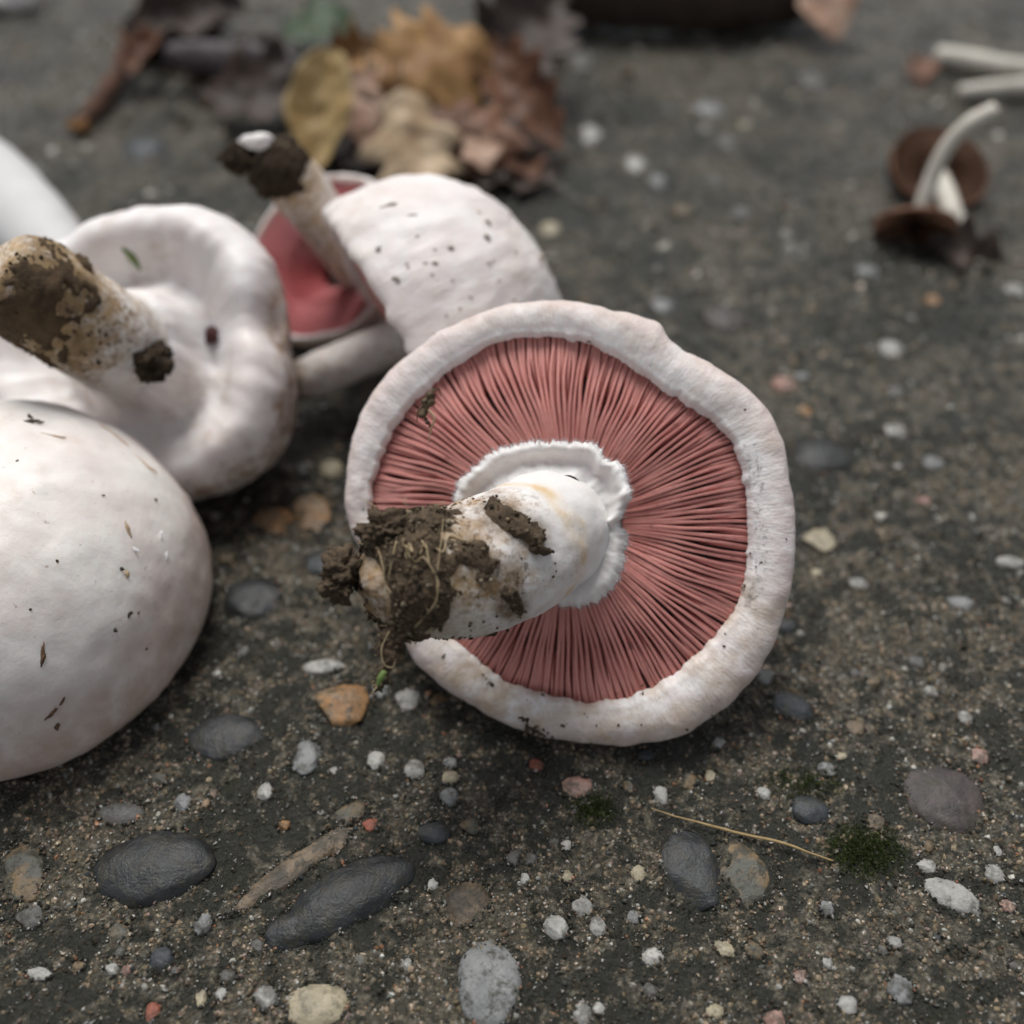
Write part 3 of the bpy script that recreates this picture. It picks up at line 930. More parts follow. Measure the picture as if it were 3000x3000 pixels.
lump('soil_clod', P(1005, 1660, 17.5), .27, M_SOIL, stem, MA, (1, 1.1, 1), 3, .5)
lump('soil_clod', P(985, 1722, 17.45), .22, M_SOIL, stem, MA, (1, 1, 1.2), 5, .6)
lump('soil_clod', P(1120, 1545, 17.3), .3, M_SOIL, stem, MA, (1.3, 1, .9), 8, .5)
# strand of soil, roots and a green blade hanging from the base
strand = [P(1165, 1825, 17.4), P(1150, 1862, 17.4), P(1136, 1900, 17.4), P(1146, 1935, 17.4), P(1128, 1975, 17.4), P(1112, 2000, 17.4), P(1098, 2025, 17.4)]
cT, VT, DT, tT = tube(strand, [.14, .19, .14, .17, .10, .05, .035], 28, 80)
VT = VT + DT * (.09 * fbm(VT * 4, 4, 71) + .05 * fbm(VT * 12, 2, 72))[..., None]
strand_o = make_mesh('hanging_soil', VT, grid_faces(len(cT), 28), M_SOIL, stem, True, local_of=MA)
pk = VT[rng.integers(3, len(cT) - 4, 260), rng.integers(0, 28, 260)] + rng.normal(0, .03, (260, 3))
crumbs('soil_crumbs', pk, .01 + .04 * rng.random(260) ** 2, M_CRUMB, stem, np.array([(.15, .11, .07)]) * rng.uniform(.4, 1.6, (260, 1)), local_of=MA, rough=.45)
thread('rootlet', [P(1140, 1850, 17.2), P(1118, 1900, 17.2), P(1125, 1945, 17.2), P(1150, 1955, 17.2), P(1158, 1935, 17.2)], .011, M_ROOT, stem, M=MA)
thread('rootlet', [P(1128, 1970, 17.3), P(1105, 2010, 17.3), P(1090, 2030, 17.3)], .013, M_ROOT, stem, M=MA)
cB, VB, DB, tB = tube([P(1126, 1968, 17.1), P(1117, 1985, 17.1), P(1106, 2008, 17.1)], [.05, .065, .03], 8, 12)
make_mesh('green_blade', VB, grid_faces(len(cB), 8), M_GREEN, stem, True, local_of=MA)

# ring on the stem, flared like a saucer with a torn flap
ring_out = [(560, 800), (572, 720), (650, 665), (730, 602), (800, 585), (900, 582), (1000, 576), (1060, 572), (1108, 596), (1122, 634), (1128, 655), (1172, 645), (1202, 700), (1222, 760), (1192, 850), (1168, 872),
            (1196, 900), (1207, 970), (1182, 1060), (1140, 1130), (1080, 1182), (1000, 1192), (930, 1188), (800, 1160), (660, 1060), (580, 920)]
rc = to_local(MA, P(1600, 1540, 20.05))[0]
NR = 300
thr, Rr = polar_table(MA, [c1(*p) for p in ring_out], rc[2] + .25, NR, rc[0], rc[1])
cr = np.stack([np.cos(thr), np.sin(thr), 0 * thr], -1)
Rr = Rr + .035 * fbm(cr * 7, 3, 4)
fray = .04 * fbm(cr * 40, 3, 6, .7)
flap = np.exp(-((np.degrees(thr) - 22) / 17) ** 2)
low = sstep(8, -10, np.degrees(thr)) * sstep(-120, -95, np.degrees(thr))
pleat = flap * .025 * np.sin(np.radians(np.degrees(thr) * 22))
prof = [(.60, .42), (.66, .36), (.72, .30), (.78, .27), (.83, .32), (.87, .42), (.91, .475), (.95, .465), (.98, .425), (1.0, .375), (1.005, .35), (.985, .33), (.94, .345), (.88, .28), (.8, .14), (.65, .0), (.5, -.06)]
rrows = []
for q, (fr, z) in enumerate(prof):
    zz = z + flap * (.22 * sstep(.6, 1.0, fr)) + pleat * sstep(.6, .9, fr) - low * .14 * sstep(.8, 1, fr) + low * .10 * np.exp(-((fr - .80) / .05) ** 2)
    inner_w = 1.0 - .0 * fr
    rrows.append((Rr * fr + fray * sstep(.93, 1.0, fr), rc[2] + zz + .035 * fbm(cr * 2.2 + q * .15, 3, 14)))
Vr = np.stack([np.stack([rc[0] + r * np.cos(thr), rc[1] + r * np.sin(thr), z], -1) for r, z in rrows])
Vr = Vr + np.stack([0 * Vr[..., 0], 0 * Vr[..., 0], .03 * fbm(Vr * 4, 3, 33) + .012 * fbm(Vr * 14, 2, 35)], -1)
ring = make_mesh('ring', Vr, grid_faces(len(prof), NR), M_FLESH, mush, True, {'stain': np.full(len(prof) * NR, .0), 'yellow': np.zeros(len(prof) * NR)})
# woolly edge of the ring
nh = 4200
hi = rng.integers(0, NR, nh); hr = rng.choice([8, 9, 10, 11, 12], nh)
root = Vr[hr, hi] + rng.normal(0, .012, (nh, 3))
outd = np.stack([np.cos(thr[hi]), np.sin(thr[hi]), rng.normal(.0, .5, nh)], -1) + rng.normal(0, .35, (nh, 3))
outd /= np.linalg.norm(outd, axis=1)[:, None]
hairs('fringe', root, outd, rng.uniform(.03, .11, nh) * rng.uniform(.5, 1, nh), .0036, M_FUZZ, ring, wob=.7)

# woolly bits along the cap margin, soil specks on the cap rim
iR = np.arange(32, 50)
nsp = 120
qi = rng.choice(np.arange(31, 49), nsp); qa = rng.integers(0, NA, nsp)
wsel = (np.sin(th[qa]) < rng.uniform(-1, .9, nsp))
pp = VC[qi, qa][wsel]
crumbs('soil_specks', pp, .010 + .032 * rng.random(len(pp)) ** 3.5, M_CRUMB, cap, np.array([(.08, .06, .04)]) * rng.uniform(.4, 1.5, (len(pp), 1)), rough=.45)
pts = []
for (x, y, n_, sd) in [(1545, 2110, 40, .06), (1570, 2135, 60, .08), (1595, 2150, 40, .09), (1720, 1010, 5, .04), (1610, 1905, 6, .03), (1450, 2005, 10, .05), (1420, 1990, 6, .04), (1880, 2010, 14, .08), (1660, 2120, 8, .04), (2215, 1650, 10, .06), (1995, 1650, 8, .04)]:
    xy = to_plane(MA, x, y, .05)
    a = math.atan2(xy[1], xy[0]); j = int((a + math.pi) / (2 * math.pi) * NA) % NA
    rr_ = np.hypot(VC[30:50, j, 0], VC[30:50, j, 1]); kq = 30 + int(np.argmin(abs(rr_ - math.hypot(*xy))))
    pts.append(VC[kq, j] + rng.normal(0, sd, (n_, 3)) * [1, 1, .25])
pts = np.vstack(pts)
crumbs('soil_specks', pts, .012 + .045 * rng.random(len(pts)) ** 3, M_CRUMB, cap, np.array([(.11, .075, .05)]) * rng.uniform(.4, 1.6, (len(pts), 1)), rough=.45)
# fine fibres standing off the rim
nh = 1600
hi = rng.integers(0, NA, nh); hr = rng.integers(22, 46, nh)
root = VC[hr, hi]
nd = np.stack([np.cos(th[hi]), np.sin(th[hi]), rng.normal(.3, .4, nh)], -1) + rng.normal(0, .5, (nh, 3)); nd /= np.linalg.norm(nd, axis=1)[:, None]
hairs('fibres', root, nd, rng.uniform(.02, .06, nh), .0028, M_FUZZ, cap, wob=.8)
# scrap of withered leaf caught in the gills
M_WITHER = plain('withered_leaf', (.045, .032, .018), (.12, .085, .045), 5)
cW, VW, DW, tW = tube([P(1268, 1140, 20.2), P(1250, 1180, 20.1), P(1246, 1215, 20.12), P(1260, 1250, 20.2)], [.04, .09, .06, .015], 16, 30)
VW = VW + DW * (.10 * fbm(VW * 7, 3, 91))[..., None]
scrap = make_mesh('withered_scrap', VW, grid_faces(len(cW), 16), M_WITHER, cap, True, local_of=MA)
thread('thread', [P(1250, 1180, 20.1), P(1225, 1205, 20.1), P(1222, 1235, 20.15)], .018, M_WITHER, scrap, M=MA)
thread('thread', [P(1255, 1200, 20.1), P(1272, 1225, 20.1), P(1262, 1262, 20.15), P(1256, 1298, 20.2)], .02, M_ROOT, scrap, M=MA)
thread('thread', [P(1262, 1150, 20.1), P(1284, 1138, 20.1), P(1292, 1160, 20.15)], .014, M_WITHER, scrap, M=MA)
# dark wrinkles where the margin dried and cracked
deg = np.degrees(th)
cand = np.nonzero((deg > -26) & (deg < 24))[0]
nh = 90
hi = rng.choice(cand, nh); hr = rng.integers(43, 48, nh)
root = VC[hr, hi] + np.array([0, 0, .012])
td = np.stack([-np.cos(th[hi]), -np.sin(th[hi]), 0 * hi], -1) * rng.choice([-1, 1], (nh, 1)) + rng.normal(0, .55, (nh, 3)) * [1, 1, .15]
td /= np.linalg.norm(td, axis=1)[:, None]
hairs('margin_cracks', root, td, rng.uniform(.05, .13, nh), .006, plain('dried_edge', (.12, .11, .10), (.22, .20, .18), 6), cap, wob=.9)


# ---- generic pieces for the other mushrooms
def stem_part(parent, M, pts, radii, seed, n=64, m=80, stain=None, yellow=.1, mat=None, rough=.04, brown=None):
    c, V, D, t = tube(pts, radii, n, m)
    V = V + D * (rough * fbm(V * .9, 3, seed) + .4 * rough * fbm(V * 3.2, 3, seed + 1))[..., None]
    s = np.linspace(0, 1, len(c))[:, None] * np.ones((1, n))
    st = stain(s, V, D) if stain else 0 * s
    o = make_mesh('stem', V, grid_faces(len(c), n), mat or M_FLESH, parent, True, {'stain': st.reshape(-1), 'yellow': (yellow(s) if callable(yellow) else 0 * s + yellow).reshape(-1), 'brown': (0 * s if brown is None else brown(s, V, D)).reshape(-1)}, local_of=M)
    return o, c, V, D, s


def soil_shell(parent, M, V, D, mk, seed, mat, amp=.08):
    thick = mk * (amp + amp * .8 * fbm(V * 2.5, 3, seed) + amp * .7 * np.abs(fbm(V * 7, 3, seed + 1))) - (1 - mk) * .1
    return make_mesh('soil_crust', V + D * thick[..., None], grid_faces(*V.shape[:2]), mat, parent, True, local_of=M)


def gill_disc(parent, th_, Rf, r_in, zfun, n, mat, seed=0, wf=.85):
    """many thin blades too small to pick apart, joined"""
    Vs, Fs, off = [], [], 0
    for k in range(n):
        t0 = -np.pi + 2 * np.pi * k / n; r1 = float(np.interp(t0, th_, Rf, period=2 * np.pi))
        r0 = r_in if k % 2 == 0 else r_in + (r1 - r_in) * .45
        r = np.linspace(r0, r1, 7); t = t0 + .03 * vnoise(np.stack([r, 0 * r + math.cos(t0) * 3, 0 * r + math.sin(t0) * 3], -1), seed)
        z = zfun((r - r_in) / (r1 - r_in)); hw = np.pi * r / n * wf * (1.0 if k % 2 else 1.05)
        sec = []
        for a, dz in ((-1, -.4), (-.8, -.03), (0, 0), (.8, -.03), (1, -.4)):
            sec.append(np.stack([r * np.cos(t) - np.sin(t) * hw * a, r * np.sin(t) + np.cos(t) * hw * a, z + dz], -1))
        v = np.stack(sec, 1); Vs.append(v.reshape(-1, 3)); Fs.append(grid_faces(7, 5, False, off)); off += 35
    return make_mesh('gills', np.vstack(Vs), np.vstack(Fs), mat, parent, True, None, 'stuff')


def simple_theta(n=200):
    t = np.linspace(-np.pi, np.pi, n, endpoint=False)
    return t, np.stack([np.cos(t), np.sin(t), 0 * t], -1)


# ---- pale cap standing rim down beside it
front = G(90, 2292, 0)
R2 = 4.2
cen2 = np.array([G(-45, 2100)[0], front[1] + R2 - .38, 0.28])
M2 = frame(cen2, (0.02, 0.05, -1))
m2 = thing('mushroom', 'smooth pale domed mushroom standing cap up on the concrete', 'mushroom', M2, 'pale mushrooms laid out on the concrete')
t2, cc2 = simple_theta(260)
Ro2 = R2 * (1 + .018 * fbm(cc2 * 1.6, 3, 102))
rows2 = dome_rows(Ro2, 3.95, -.55, 44, .84)
for ps in np.linspace(10, 165, 14):
    a = math.radians(ps)
    rows2.append((Ro2 - .5 + .5 * math.cos(a), -.55 + .72 * math.sin(a)))
for s in (.8, .5, .25):
    rows2.append((Ro2 * s, -.45))


def stain_shade2(V):
    return np.clip(sstep(-2.2, -.1, V[..., 2]) * .75 + .35 * sstep(.2, .7, fbm(V * .6, 3, 131)), 0, 1)  # tan grows towards the rim: pinkish tint plus painted shade; random stains too


cap2, VC2 = revolve_cap('cap', m2, M_CAP2, t2, rows2, .035, 111, stain_shade2, 22.0, None, lambda V: sstep(-3.0, -.9, V[..., 2]))  # rim tint is skin colour with shade painted in
stem_part(m2, M2, [cen2 + [0, 0, 1.4], cen2 + [-.2, .2, .8], cen2 + [-.3, .3, .1], cen2 + [-.3, .3, -.12]], [.9, .9, .95, .9], 7, 24, 20)


def on_surface(VCw, M, px, py):
    """point of a cap mesh that is seen at a pixel: nearest vertex to the sight line among those facing the eye"""
    W = VCw.reshape(-1, 3) @ M[:3, :3].T + M[:3, 3]
    d = W - EYE; dep = d @ -BACK
    q = np.hypot(1500 + FPX * (d @ RIGHT) / dep - px, 1500 - FPX * (d @ UP) / dep - py)
    c = np.nonzero(q < q.min() + 12)[0]
    return W[c[np.argmin(dep[c])]]


def flakes(parent, M, VCw, spots, mat):
    v, f = ico_sub(*ICO, 2)
    for (x, y, ln, wd, ang) in spots:
        c = on_surface(VCw, M, x, y); k = ppc(c)
        a = math.radians(ang)
        e1 = RIGHT * math.cos(a) + UP * math.sin(a); e2 = -RIGHT * math.sin(a) + UP * math.cos(a)
        q = v * (1 + .45 * fbm(v * 2 + x, 3, int(x) % 97)[:, None])
        W = c + np.outer(q[:, 0] * ln / k / 2, e1) + np.outer(q[:, 1] * wd / k / 2, e2) + np.outer(q[:, 2] * .012, BACK)
        make_mesh('dirt_fleck', W, f, mat, parent, True, None, local_of=M)


M_FLECK = plain('brown_fleck', (.16, .09, .055), (.09, .05, .03), 8)
M_FLECKD = plain('dark_fleck', (.035, .03, .024), (.07, .055, .04), 8)
flakes(cap2, M2, VC2, [(132, 1935, 18, 58, 12 - 20), (150, 2095, 50, 14, 40), (182, 2125, 18, 26, 10), (195, 2062, 10, 26, -25)], M_FLECK)
flakes(cap2, M2, VC2, [(380, 1792, 34, 12, 45), (350, 1838, 18, 11, -15), (105, 1795, 12, 7, 20), (170, 1632, 8, 10, 0), (85, 1225, 60, 12, 10), (80, 1215, 14, 24, 20), (110, 1225, 36, 9, 5), (355, 1665, 18, 10, 0), (420, 1802, 10, 8, 0),
                       (460, 1455, 12, 10, 0), (50, 1340, 12, 6, 40), (300, 1440, 14, 5, 0), (430, 1900, 14, 6, 20)], M_FLECKD)
flakes(cap2, M2, VC2, [(350, 1270, 100, 8, -38), (420, 1345, 90, 9, -38), (150, 1262, 80, 7, -10)], plain('tan_fibre', (.50, .36, .26), (.55, .42, .32), 8))
flakes(cap2, M2, VC2, [(382, 1550, 16, 52, 10), (368, 1680, 20, 24, 0)], plain('ochre_scar', (.36, .26, .15), (.44, .34, .22), 8))
flakes(cap2, M2, VC2, [(480, 1580, 10, 40, -15), (492, 1625, 9, 30, -5), (400, 1598, 36, 9, -20)], M_FUZZ)

# ---- mushroom upside down with closed white veil, stem leaning away from the pale cap
A3 = cdir(-.10, .12, .98)
M3 = frame(P(405, 1035, 24.6), A3)
m3 = thing('mushroom', 'upturned mushroom with closed white veil and brown soil-stained stem', 'mushroom', M3, 'pale mushrooms laid out on the concrete')
out3 = [(200, 705), (330, 632), (480, 605), (620, 622), (725, 682), (790, 765), (825, 850), (838, 940), (836, 1010), (845, 1090), (846, 1190), (805, 1320), (725, 1400), (620, 1450), (500, 1470), (380, 1465), (200, 1420), (60, 1300), (-30, 1150), (-40, 1000), (0, 860), (90, 770)]
t3, R3 = polar_table(M3, out3, -.35, 240)
cc3 = np.stack([np.cos(t3), np.sin(t3), 0 * t3], -1)
R3 = R3 * (1 + .012 * fbm(cc3 * 4, 3, 202))
notch = np.exp(-((np.degrees(t3) - 12) / 9) ** 2)
rows3 = dome_rows(R3, 2.7, -.45, 30)
for fr, z in [(.995, -.25), (.975, 0), (.94, .22), (.90, .40), (.85, .52), (.80, .55), (.74, .46), (.68, .26), (.62, .02), (.56, -.18), (.50, -.26), (.46, -.18), (.43, -.02), (.40, .22), (.375, .5), (.355, .8), (.33, 1.05), (.28, 1.1)]:
    rows3.append((R3 * (fr - .05 * notch * sstep(.7, 1, fr)), z + .10 * fbm(cc3 * 1.7, 3, 210) * sstep(.25, .6, fr) - .22 * notch * sstep(.6, .85, fr)))


def stain_shade3(V):
    r = np.hypot(V[..., 0], V[..., 1])
    return np.clip(.40 * sstep(.1, .5, fbm(V * .9, 3, 231)) + 1.3 * sstep(.35, -.3, V[..., 2]) * sstep(1.4, -1.0, V[..., 1] - .5 * V[..., 0]) * (r > .88 * R3[None]), 0, 1)  # random stains; the lower right mixes brown skin with painted shade


cap3, VC3 = revolve_cap('cap', m3, M_CAP3, t3, rows3, .06, 221, stain_shade3, 14.0)


def st3(s, V, D):
    return np.clip(sstep(.25, .55, s) * 1.0 + .4 * sstep(0, .4, fbm(V, 3, 3)) * sstep(.1, .3, s), 0, 1)


stem3, c3, V3, D3, s3 = stem_part(m3, M3, [P(425, 1075, 24.6), P(350, 1015, 23.6), P(250, 955, 22.7), P(150, 890, 22.0), P(60, 830, 21.5), P(5, 795, 21.3)], [1.05, 1.12, 1.12, 1.1, 1.08, .9], 240, 72, 90, st3, lambda s: .1 + .25 * sstep(.3, .6, s), rough=.05, brown=lambda s, V, D: np.clip(sstep(.36, .62, s - .10 * (D @ UP)) * 1.5, 0, 1.5) * sstep(1.0, .93, s))
n3 = fbm(V3 * 2.4, 5, 243, .65)
mk3 = sstep(-.05, .1, s3 - .60 + .16 * n3 + .10 * fbm(V3 * 5, 3, 247) - .10 * (D3 @ UP)) * sstep(.90, .83, s3 + .05 * n3 + .04 * (D3 @ UP))
soil_shell(stem3, M3, V3, D3, mk3, 250, plain('brown_soil', (.050, .033, .020), (.12, .08, .045), 3.0, .9, 1.0, .2, bd=.06), .035)
wgt = (sstep(.3, .7, s3) * (s3 < .95) * sstep(.5, -.6, D3 @ UP + .5 * n3)).ravel(); wgt /= wgt.sum()
pk = V3.reshape(-1, 3)[rng.choice(wgt.size, 420, p=wgt)]
crumbs('soil_crumbs', pk, .015 + .05 * rng.random(420) ** 2.5, M_CRUMB, stem3, np.array([(.08, .054, .033)]) * rng.uniform(.4, 1.8, (420, 1)), local_of=M3, rough=.45)
lump('soil_clod', P(447, 1062, 22.85), .42, M_SOILDARK, cap3, M3, (1, 1.05, .8), 12, .4)
c_, V_, D_, t_ = tube([on_surface(VC3, M3, 368, 728) + [0, 0, .05], on_surface(VC3, M3, 380, 762) + [0, 0, .06], on_surface(VC3, M3, 402, 805) + [0, 0, .05]], [.04, .10, .02], 8, 14)
gb = make_mesh('grass_blade', V_, grid_faces(len(c_), 8), M_GREEN, None, True)
gb['label'] = 'short green grass blade lying on the white veil'; gb['category'] = 'grass blade'
lump('veil_tear', on_surface(VC3, M3, 622, 965), .17, plain('tear_dark_gill', (.06, .012, .01), (.03, .008, .008), 4), cap3, M3, (1.0, 2.4, .8), 21, .4, 3)

# ---- big pale mushroom lying behind, its thick stem towards the veil mushroom
b4 = [G(215, 830, 1.25), G(110, 700, 1.3), G(-20, 550, 1.4), G(-160, 430, 1.6), G(-260, 340, 1.8)]
ax4 = b4[-1] - b4[-2]
M4 = frame(b4[-1], -ax4)
m4 = thing('mushroom', 'thick smooth white mushroom stem lying behind the veiled mushroom', 'mushroom', M4, 'pale mushrooms laid out on the concrete')
stem_part(m4, M4, b4, [1.05, 1.3, 1.35, 1.25, 1.2], 300, 48, 60, None, .0, plain('smooth_white_stem', (0.60, 0.59, 0.58), (0.54, 0.53, 0.52), 0.6, .6, .2), rough=.03)
t4, cc4 = simple_theta(120)
rows4 = dome_rows(3.0 + 0 * t4, 2.4, -.2, 20)
for fr, z in [(.98, 0), (.92, .2), (.84, .15), (.8, 0), (.5, -.2), (.3, -.2)]:
    rows4.append((3.0 * fr + 0 * t4, z))
revolve_cap('cap', m4, M_CAP3, t4, rows4, .04, 310)

# ---- domed mushroom tipped on its side behind the big one
A5 = cdir(-.85, -.50, .06)
M5 = frame(P(1180, 985, 26.0), A5, (0, 0, 1))
m5 = thing('mushroom', 'pale speckled domed mushroom tipped over with stem lying on the ground', 'mushroom', M5, 'pale mushrooms laid out on the concrete')
t5, cc5 = simple_theta(220)
R5 = 3.5 * (1 + .025 * fbm(cc5 * 2, 3, 402))
rows5 = dome_rows(R5, 3.75, -.1, 36, .80)
rg5 = .06 * fbm(cc5 * 11, 3, 405)
for fr, z in [(.995, .1), (.97, .24), (.93, .28), (.88, .2), (.86, .0), (.84, -.3), (.6, -.6), (.3, -.7)]:
    rows5.append((R5 * fr, z + rg5 * (fr > .85)))
cap5, VC5 = revolve_cap('cap', m5, M_CAP, t5, rows5, .06, 411, lambda V: .35 * sstep(0, .6, fbm(V * .8, 3, 431)), 20.0)
gill_disc(m5, t5, R5 * .87, .9, lambda u: -.1 + .2 * np.sin(np.pi * u), 120, M_GILL, 3)


def st5(s, V, D):
    return np.clip(sstep(.62, .9, s) + .25, 0, 1)


stem_part(m5, M5, [P(1225, 985, 26.3), P(1130, 1015, 26.6), P(1010, 1065, 26.9), P(905, 1108, 27.2), P(862, 1128, 27.3)], [.56, .54, .56, .54, .42], 440, 48, 50, st5, .1, brown=lambda s, V, D: sstep(.6, .95, s))
flakes(cap5, M5, VC5, [(1325, 722, 26, 16, 30), (1430, 690, 24, 30, 10), (1600, 755, 16, 30, -30), (1100, 740, 16, 30, 0), (1170, 820, 26, 14, -30), (1440, 650, 18, 24, 10), (1140, 590, 50, 10, 15), (1200, 625, 30, 8, 10), (1270, 770, 20, 10, 0)], plain('grey_brown_fleck', (.32, .27, .23), (.18, .15, .13), 8))
flakes(cap5, M5, VC5, [(1080 + random.uniform(0, 480), 600 + random.uniform(0, 330), random.uniform(8, 20), random.uniform(5, 9), random.uniform(-60, 60)) for _ in range(18)], plain('pale_brown_fleck', (.48, .41, .36), (.34, .28, .24), 8))

# ---- small pink gilled mushroom behind the domed one
A6 = cdir(-.34, .24, .90)
M6 = frame(P(944, 752, 29.3), A6)
m6 = thing('mushroom', 'smaller mushroom with deep pink gills and soil clump on thin stem', 'mushroom', M6, 'pale mushrooms laid out on the concrete')
t6, cc6 = simple_theta(200)
R6 = 2.52 * (1 + .02 * fbm(cc6 * 2, 3, 502))
rows6 = dome_rows(R6, 1.9, -.12, 24)
for fr, z in [(.995, .02), (.975, .10), (.945, .10), (.92, .02), (.92, -.3), (.7, -1.0), (.3, -1.35)]:
    rows6.append((R6 * fr, z + 0 * t6))
cap6, VC6 = revolve_cap('cap', m6, M_CAP, t6, rows6, .04, 511)
gill_disc(cap6, t6, R6 * .93, .5, lambda u: -.03 - .85 * (1 - u) ** 1.7, 130, plain('rose_gills', (.60, .22, .225), (.50, .165, .17), 1.2, .6, .2, .3), 5, .62)
end6 = P(790, 470, 26.0)
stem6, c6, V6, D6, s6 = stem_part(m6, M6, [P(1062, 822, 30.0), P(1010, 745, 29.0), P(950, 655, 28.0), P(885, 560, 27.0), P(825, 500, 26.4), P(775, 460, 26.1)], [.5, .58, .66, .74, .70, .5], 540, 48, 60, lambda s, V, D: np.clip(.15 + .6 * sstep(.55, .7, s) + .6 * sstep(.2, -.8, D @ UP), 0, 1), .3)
mk6 = sstep(-.03, .05, s6 - .74 + .08 * fbm(V6 * 1.6, 3, 550)) * sstep(1.02, .97, s6)
soil_shell(stem6, M6, V6, D6, mk6, 560, M_SOILDARK, .12)
lump('soil_clod', P(705, 462, 26.3), .38, M_SOILDARK, stem6, M6, (1.2, .9, .8), 31, .5)
lump('soil_clod', P(835, 470, 25.9), .38, M_SOIL, stem6, M6, (1.1, .9, .8), 33, .5)
lump('cut_base', P(752, 415, 25.6), .30, M_FLESH, stem6, M6, (1.25, .6, .6), 35, .3, 3)

# ---- little brown mushrooms
M_BROWN = plain('brown_cap_skin', (.15, .065, .032), (.23, .11, .06), 1.5, .55, .3, .35)
M_BGILL = plain('brown_gills', (.075, .037, .02), (.12, .06, .034), 3.0, .75, .6)
M_PALE = plain('pale_thin_stem', (.60, .57, .50), (.50, .46, .39), 1.6, .5, .3, .35, .2)


def small_mushroom(label, origin, axis_, R, depth, stem_pts_, srad, seed, group):
    Mx = frame(origin, axis_)
    o = thing('small_mushroom', label, 'mushroom', Mx, group)
    t, cc = simple_theta(120)
    Rr_ = R * (1 + .03 * fbm(cc * 2, 3, seed))
    rows_ = dome_rows(Rr_, depth, -.03, 18)
    for fr, z in [(.99, .02), (.985, .015), (.97, -.05), (.94, -.15), (.6, -depth * .45), (.3, -depth * .6)]:
        rows_.append((Rr_ * fr, z + 0 * t))
    cp, _ = revolve_cap('cap', o, M_BROWN, t, rows_, .02, seed)
    gill_disc(cp, t, Rr_ * .985, .25, lambda u: -.02 - depth * .25 * (1 - u), 110, M_BGILL, seed)
    stem_part(o, Mx, stem_pts_, srad, seed + 3, 24, 60, None, .1, M_PALE, .015)
    return o


c7 = P(2680, 655, 33.9)
small_mushroom('small brown mushroom with long pale stem curving up from its upturned cap', c7, cdir(.12, .97, -.12), 1.30, .34,
               [P(2690, 660, 34.1), P(2700, 610, 33.9), P(2730, 520, 33.6), P(2775, 430, 33.2), P(2840, 365, 32.8), P(2915, 325, 32.6)], [.26, .25, .24, .24, .27, .30], 601, 'little brown mushrooms')
c8 = P(2755, 487, 35.9)
small_mushroom('small brown mushroom showing dark gills behind the curved pale stem', c8, cdir(.05, .35, .9), 1.68, .7,
               [P(2752, 520, 36.2), P(2770, 565, 35.3), P(2790, 625, 34.6), P(2808, 680, 33.8)], [.30, .32, .34, .36], 631, 'little brown mushrooms')


def cut_stem(label, pts, r, seed):
    c, V, D, t = tube(pts, r, 24, 50)
    V = V + D * (.02 * fbm(V * 1.2, 3, seed))[..., None]
    o = make_mesh('mushroom_stalk', V, grid_faces(len(c), 24), M_PALE, None, True)
    o['label'] = label; o['category'] = 'stalk'; o['group'] = 'loose pale stalks'
    return o


cut_stem('thick white cut stalk lying on the concrete', [G(2745, 165, .42), G(2830, 178, .45), G(2920, 195, .45), G(3010, 205, .45)], [.40, .45, .45, .4], 650)
cut_stem('cream stalk lying above the curved stem tip', [G(2815, 270, .35), G(2900, 262, .38), G(3010, 255, .38), G(3150, 250, .38)], [.28, .34, .36, .36], 655)

# ------------------------------------------------------------------ leaves, twigs, scraps
def leaf_mat(name, c1, c2, vein):
    n = NT(name)
    col = n.mix(n.ramp(n.noise(.8, 5, .65), (.35, 0), (.65, 1)), c1, c2)
    col = n.mix(n.ramp(n.noise(2.5, 4, .6), (.58, 0), (.68, .7)), col, vein)
    col = n.mix(n.math('MULTIPLY', n.attr('vein'), .5), col, vein)
    return n.done(col, .6, n.bump(n.noise(4, 5, .6), .4, .05), spec=.35)


LM = {
    'yellow': leaf_mat('yellow_tan_leaf', (.46, .35, .17), (.30, .20, .08), (.24, .14, .06)),
    'gold': leaf_mat('golden_brown_leaf', (.40, .235, .09), (.22, .11, .04), (.20, .09, .035)),
    'beige': leaf_mat('beige_leaf', (.52, .41, .28), (.33, .22, .12), (.24, .14, .08)),
    'rust': leaf_mat('rust_leaf', (.19, .085, .042), (.09, .04, .022), (.07, .03, .02)),
    'dark': leaf_mat('dark_brown_leaf', (.022, .014, .010), (.050, .029, .019), (.02, .014, .01)),  # leaf brown, deepened to stand in for shade under the heap
    'plum': leaf_mat('dark_plum_leaf', (.070, .055, .060), (.035, .027, .030), (.015, .012, .012)),
    'green': leaf_mat('green_leaf', (.040, .075, .030), (.025, .050, .020), (.06, .07, .03)),
    'peach': leaf_mat('peach_leaf', (.46, .33, .24), (.30, .18, .12), (.30, .15, .11)),
}


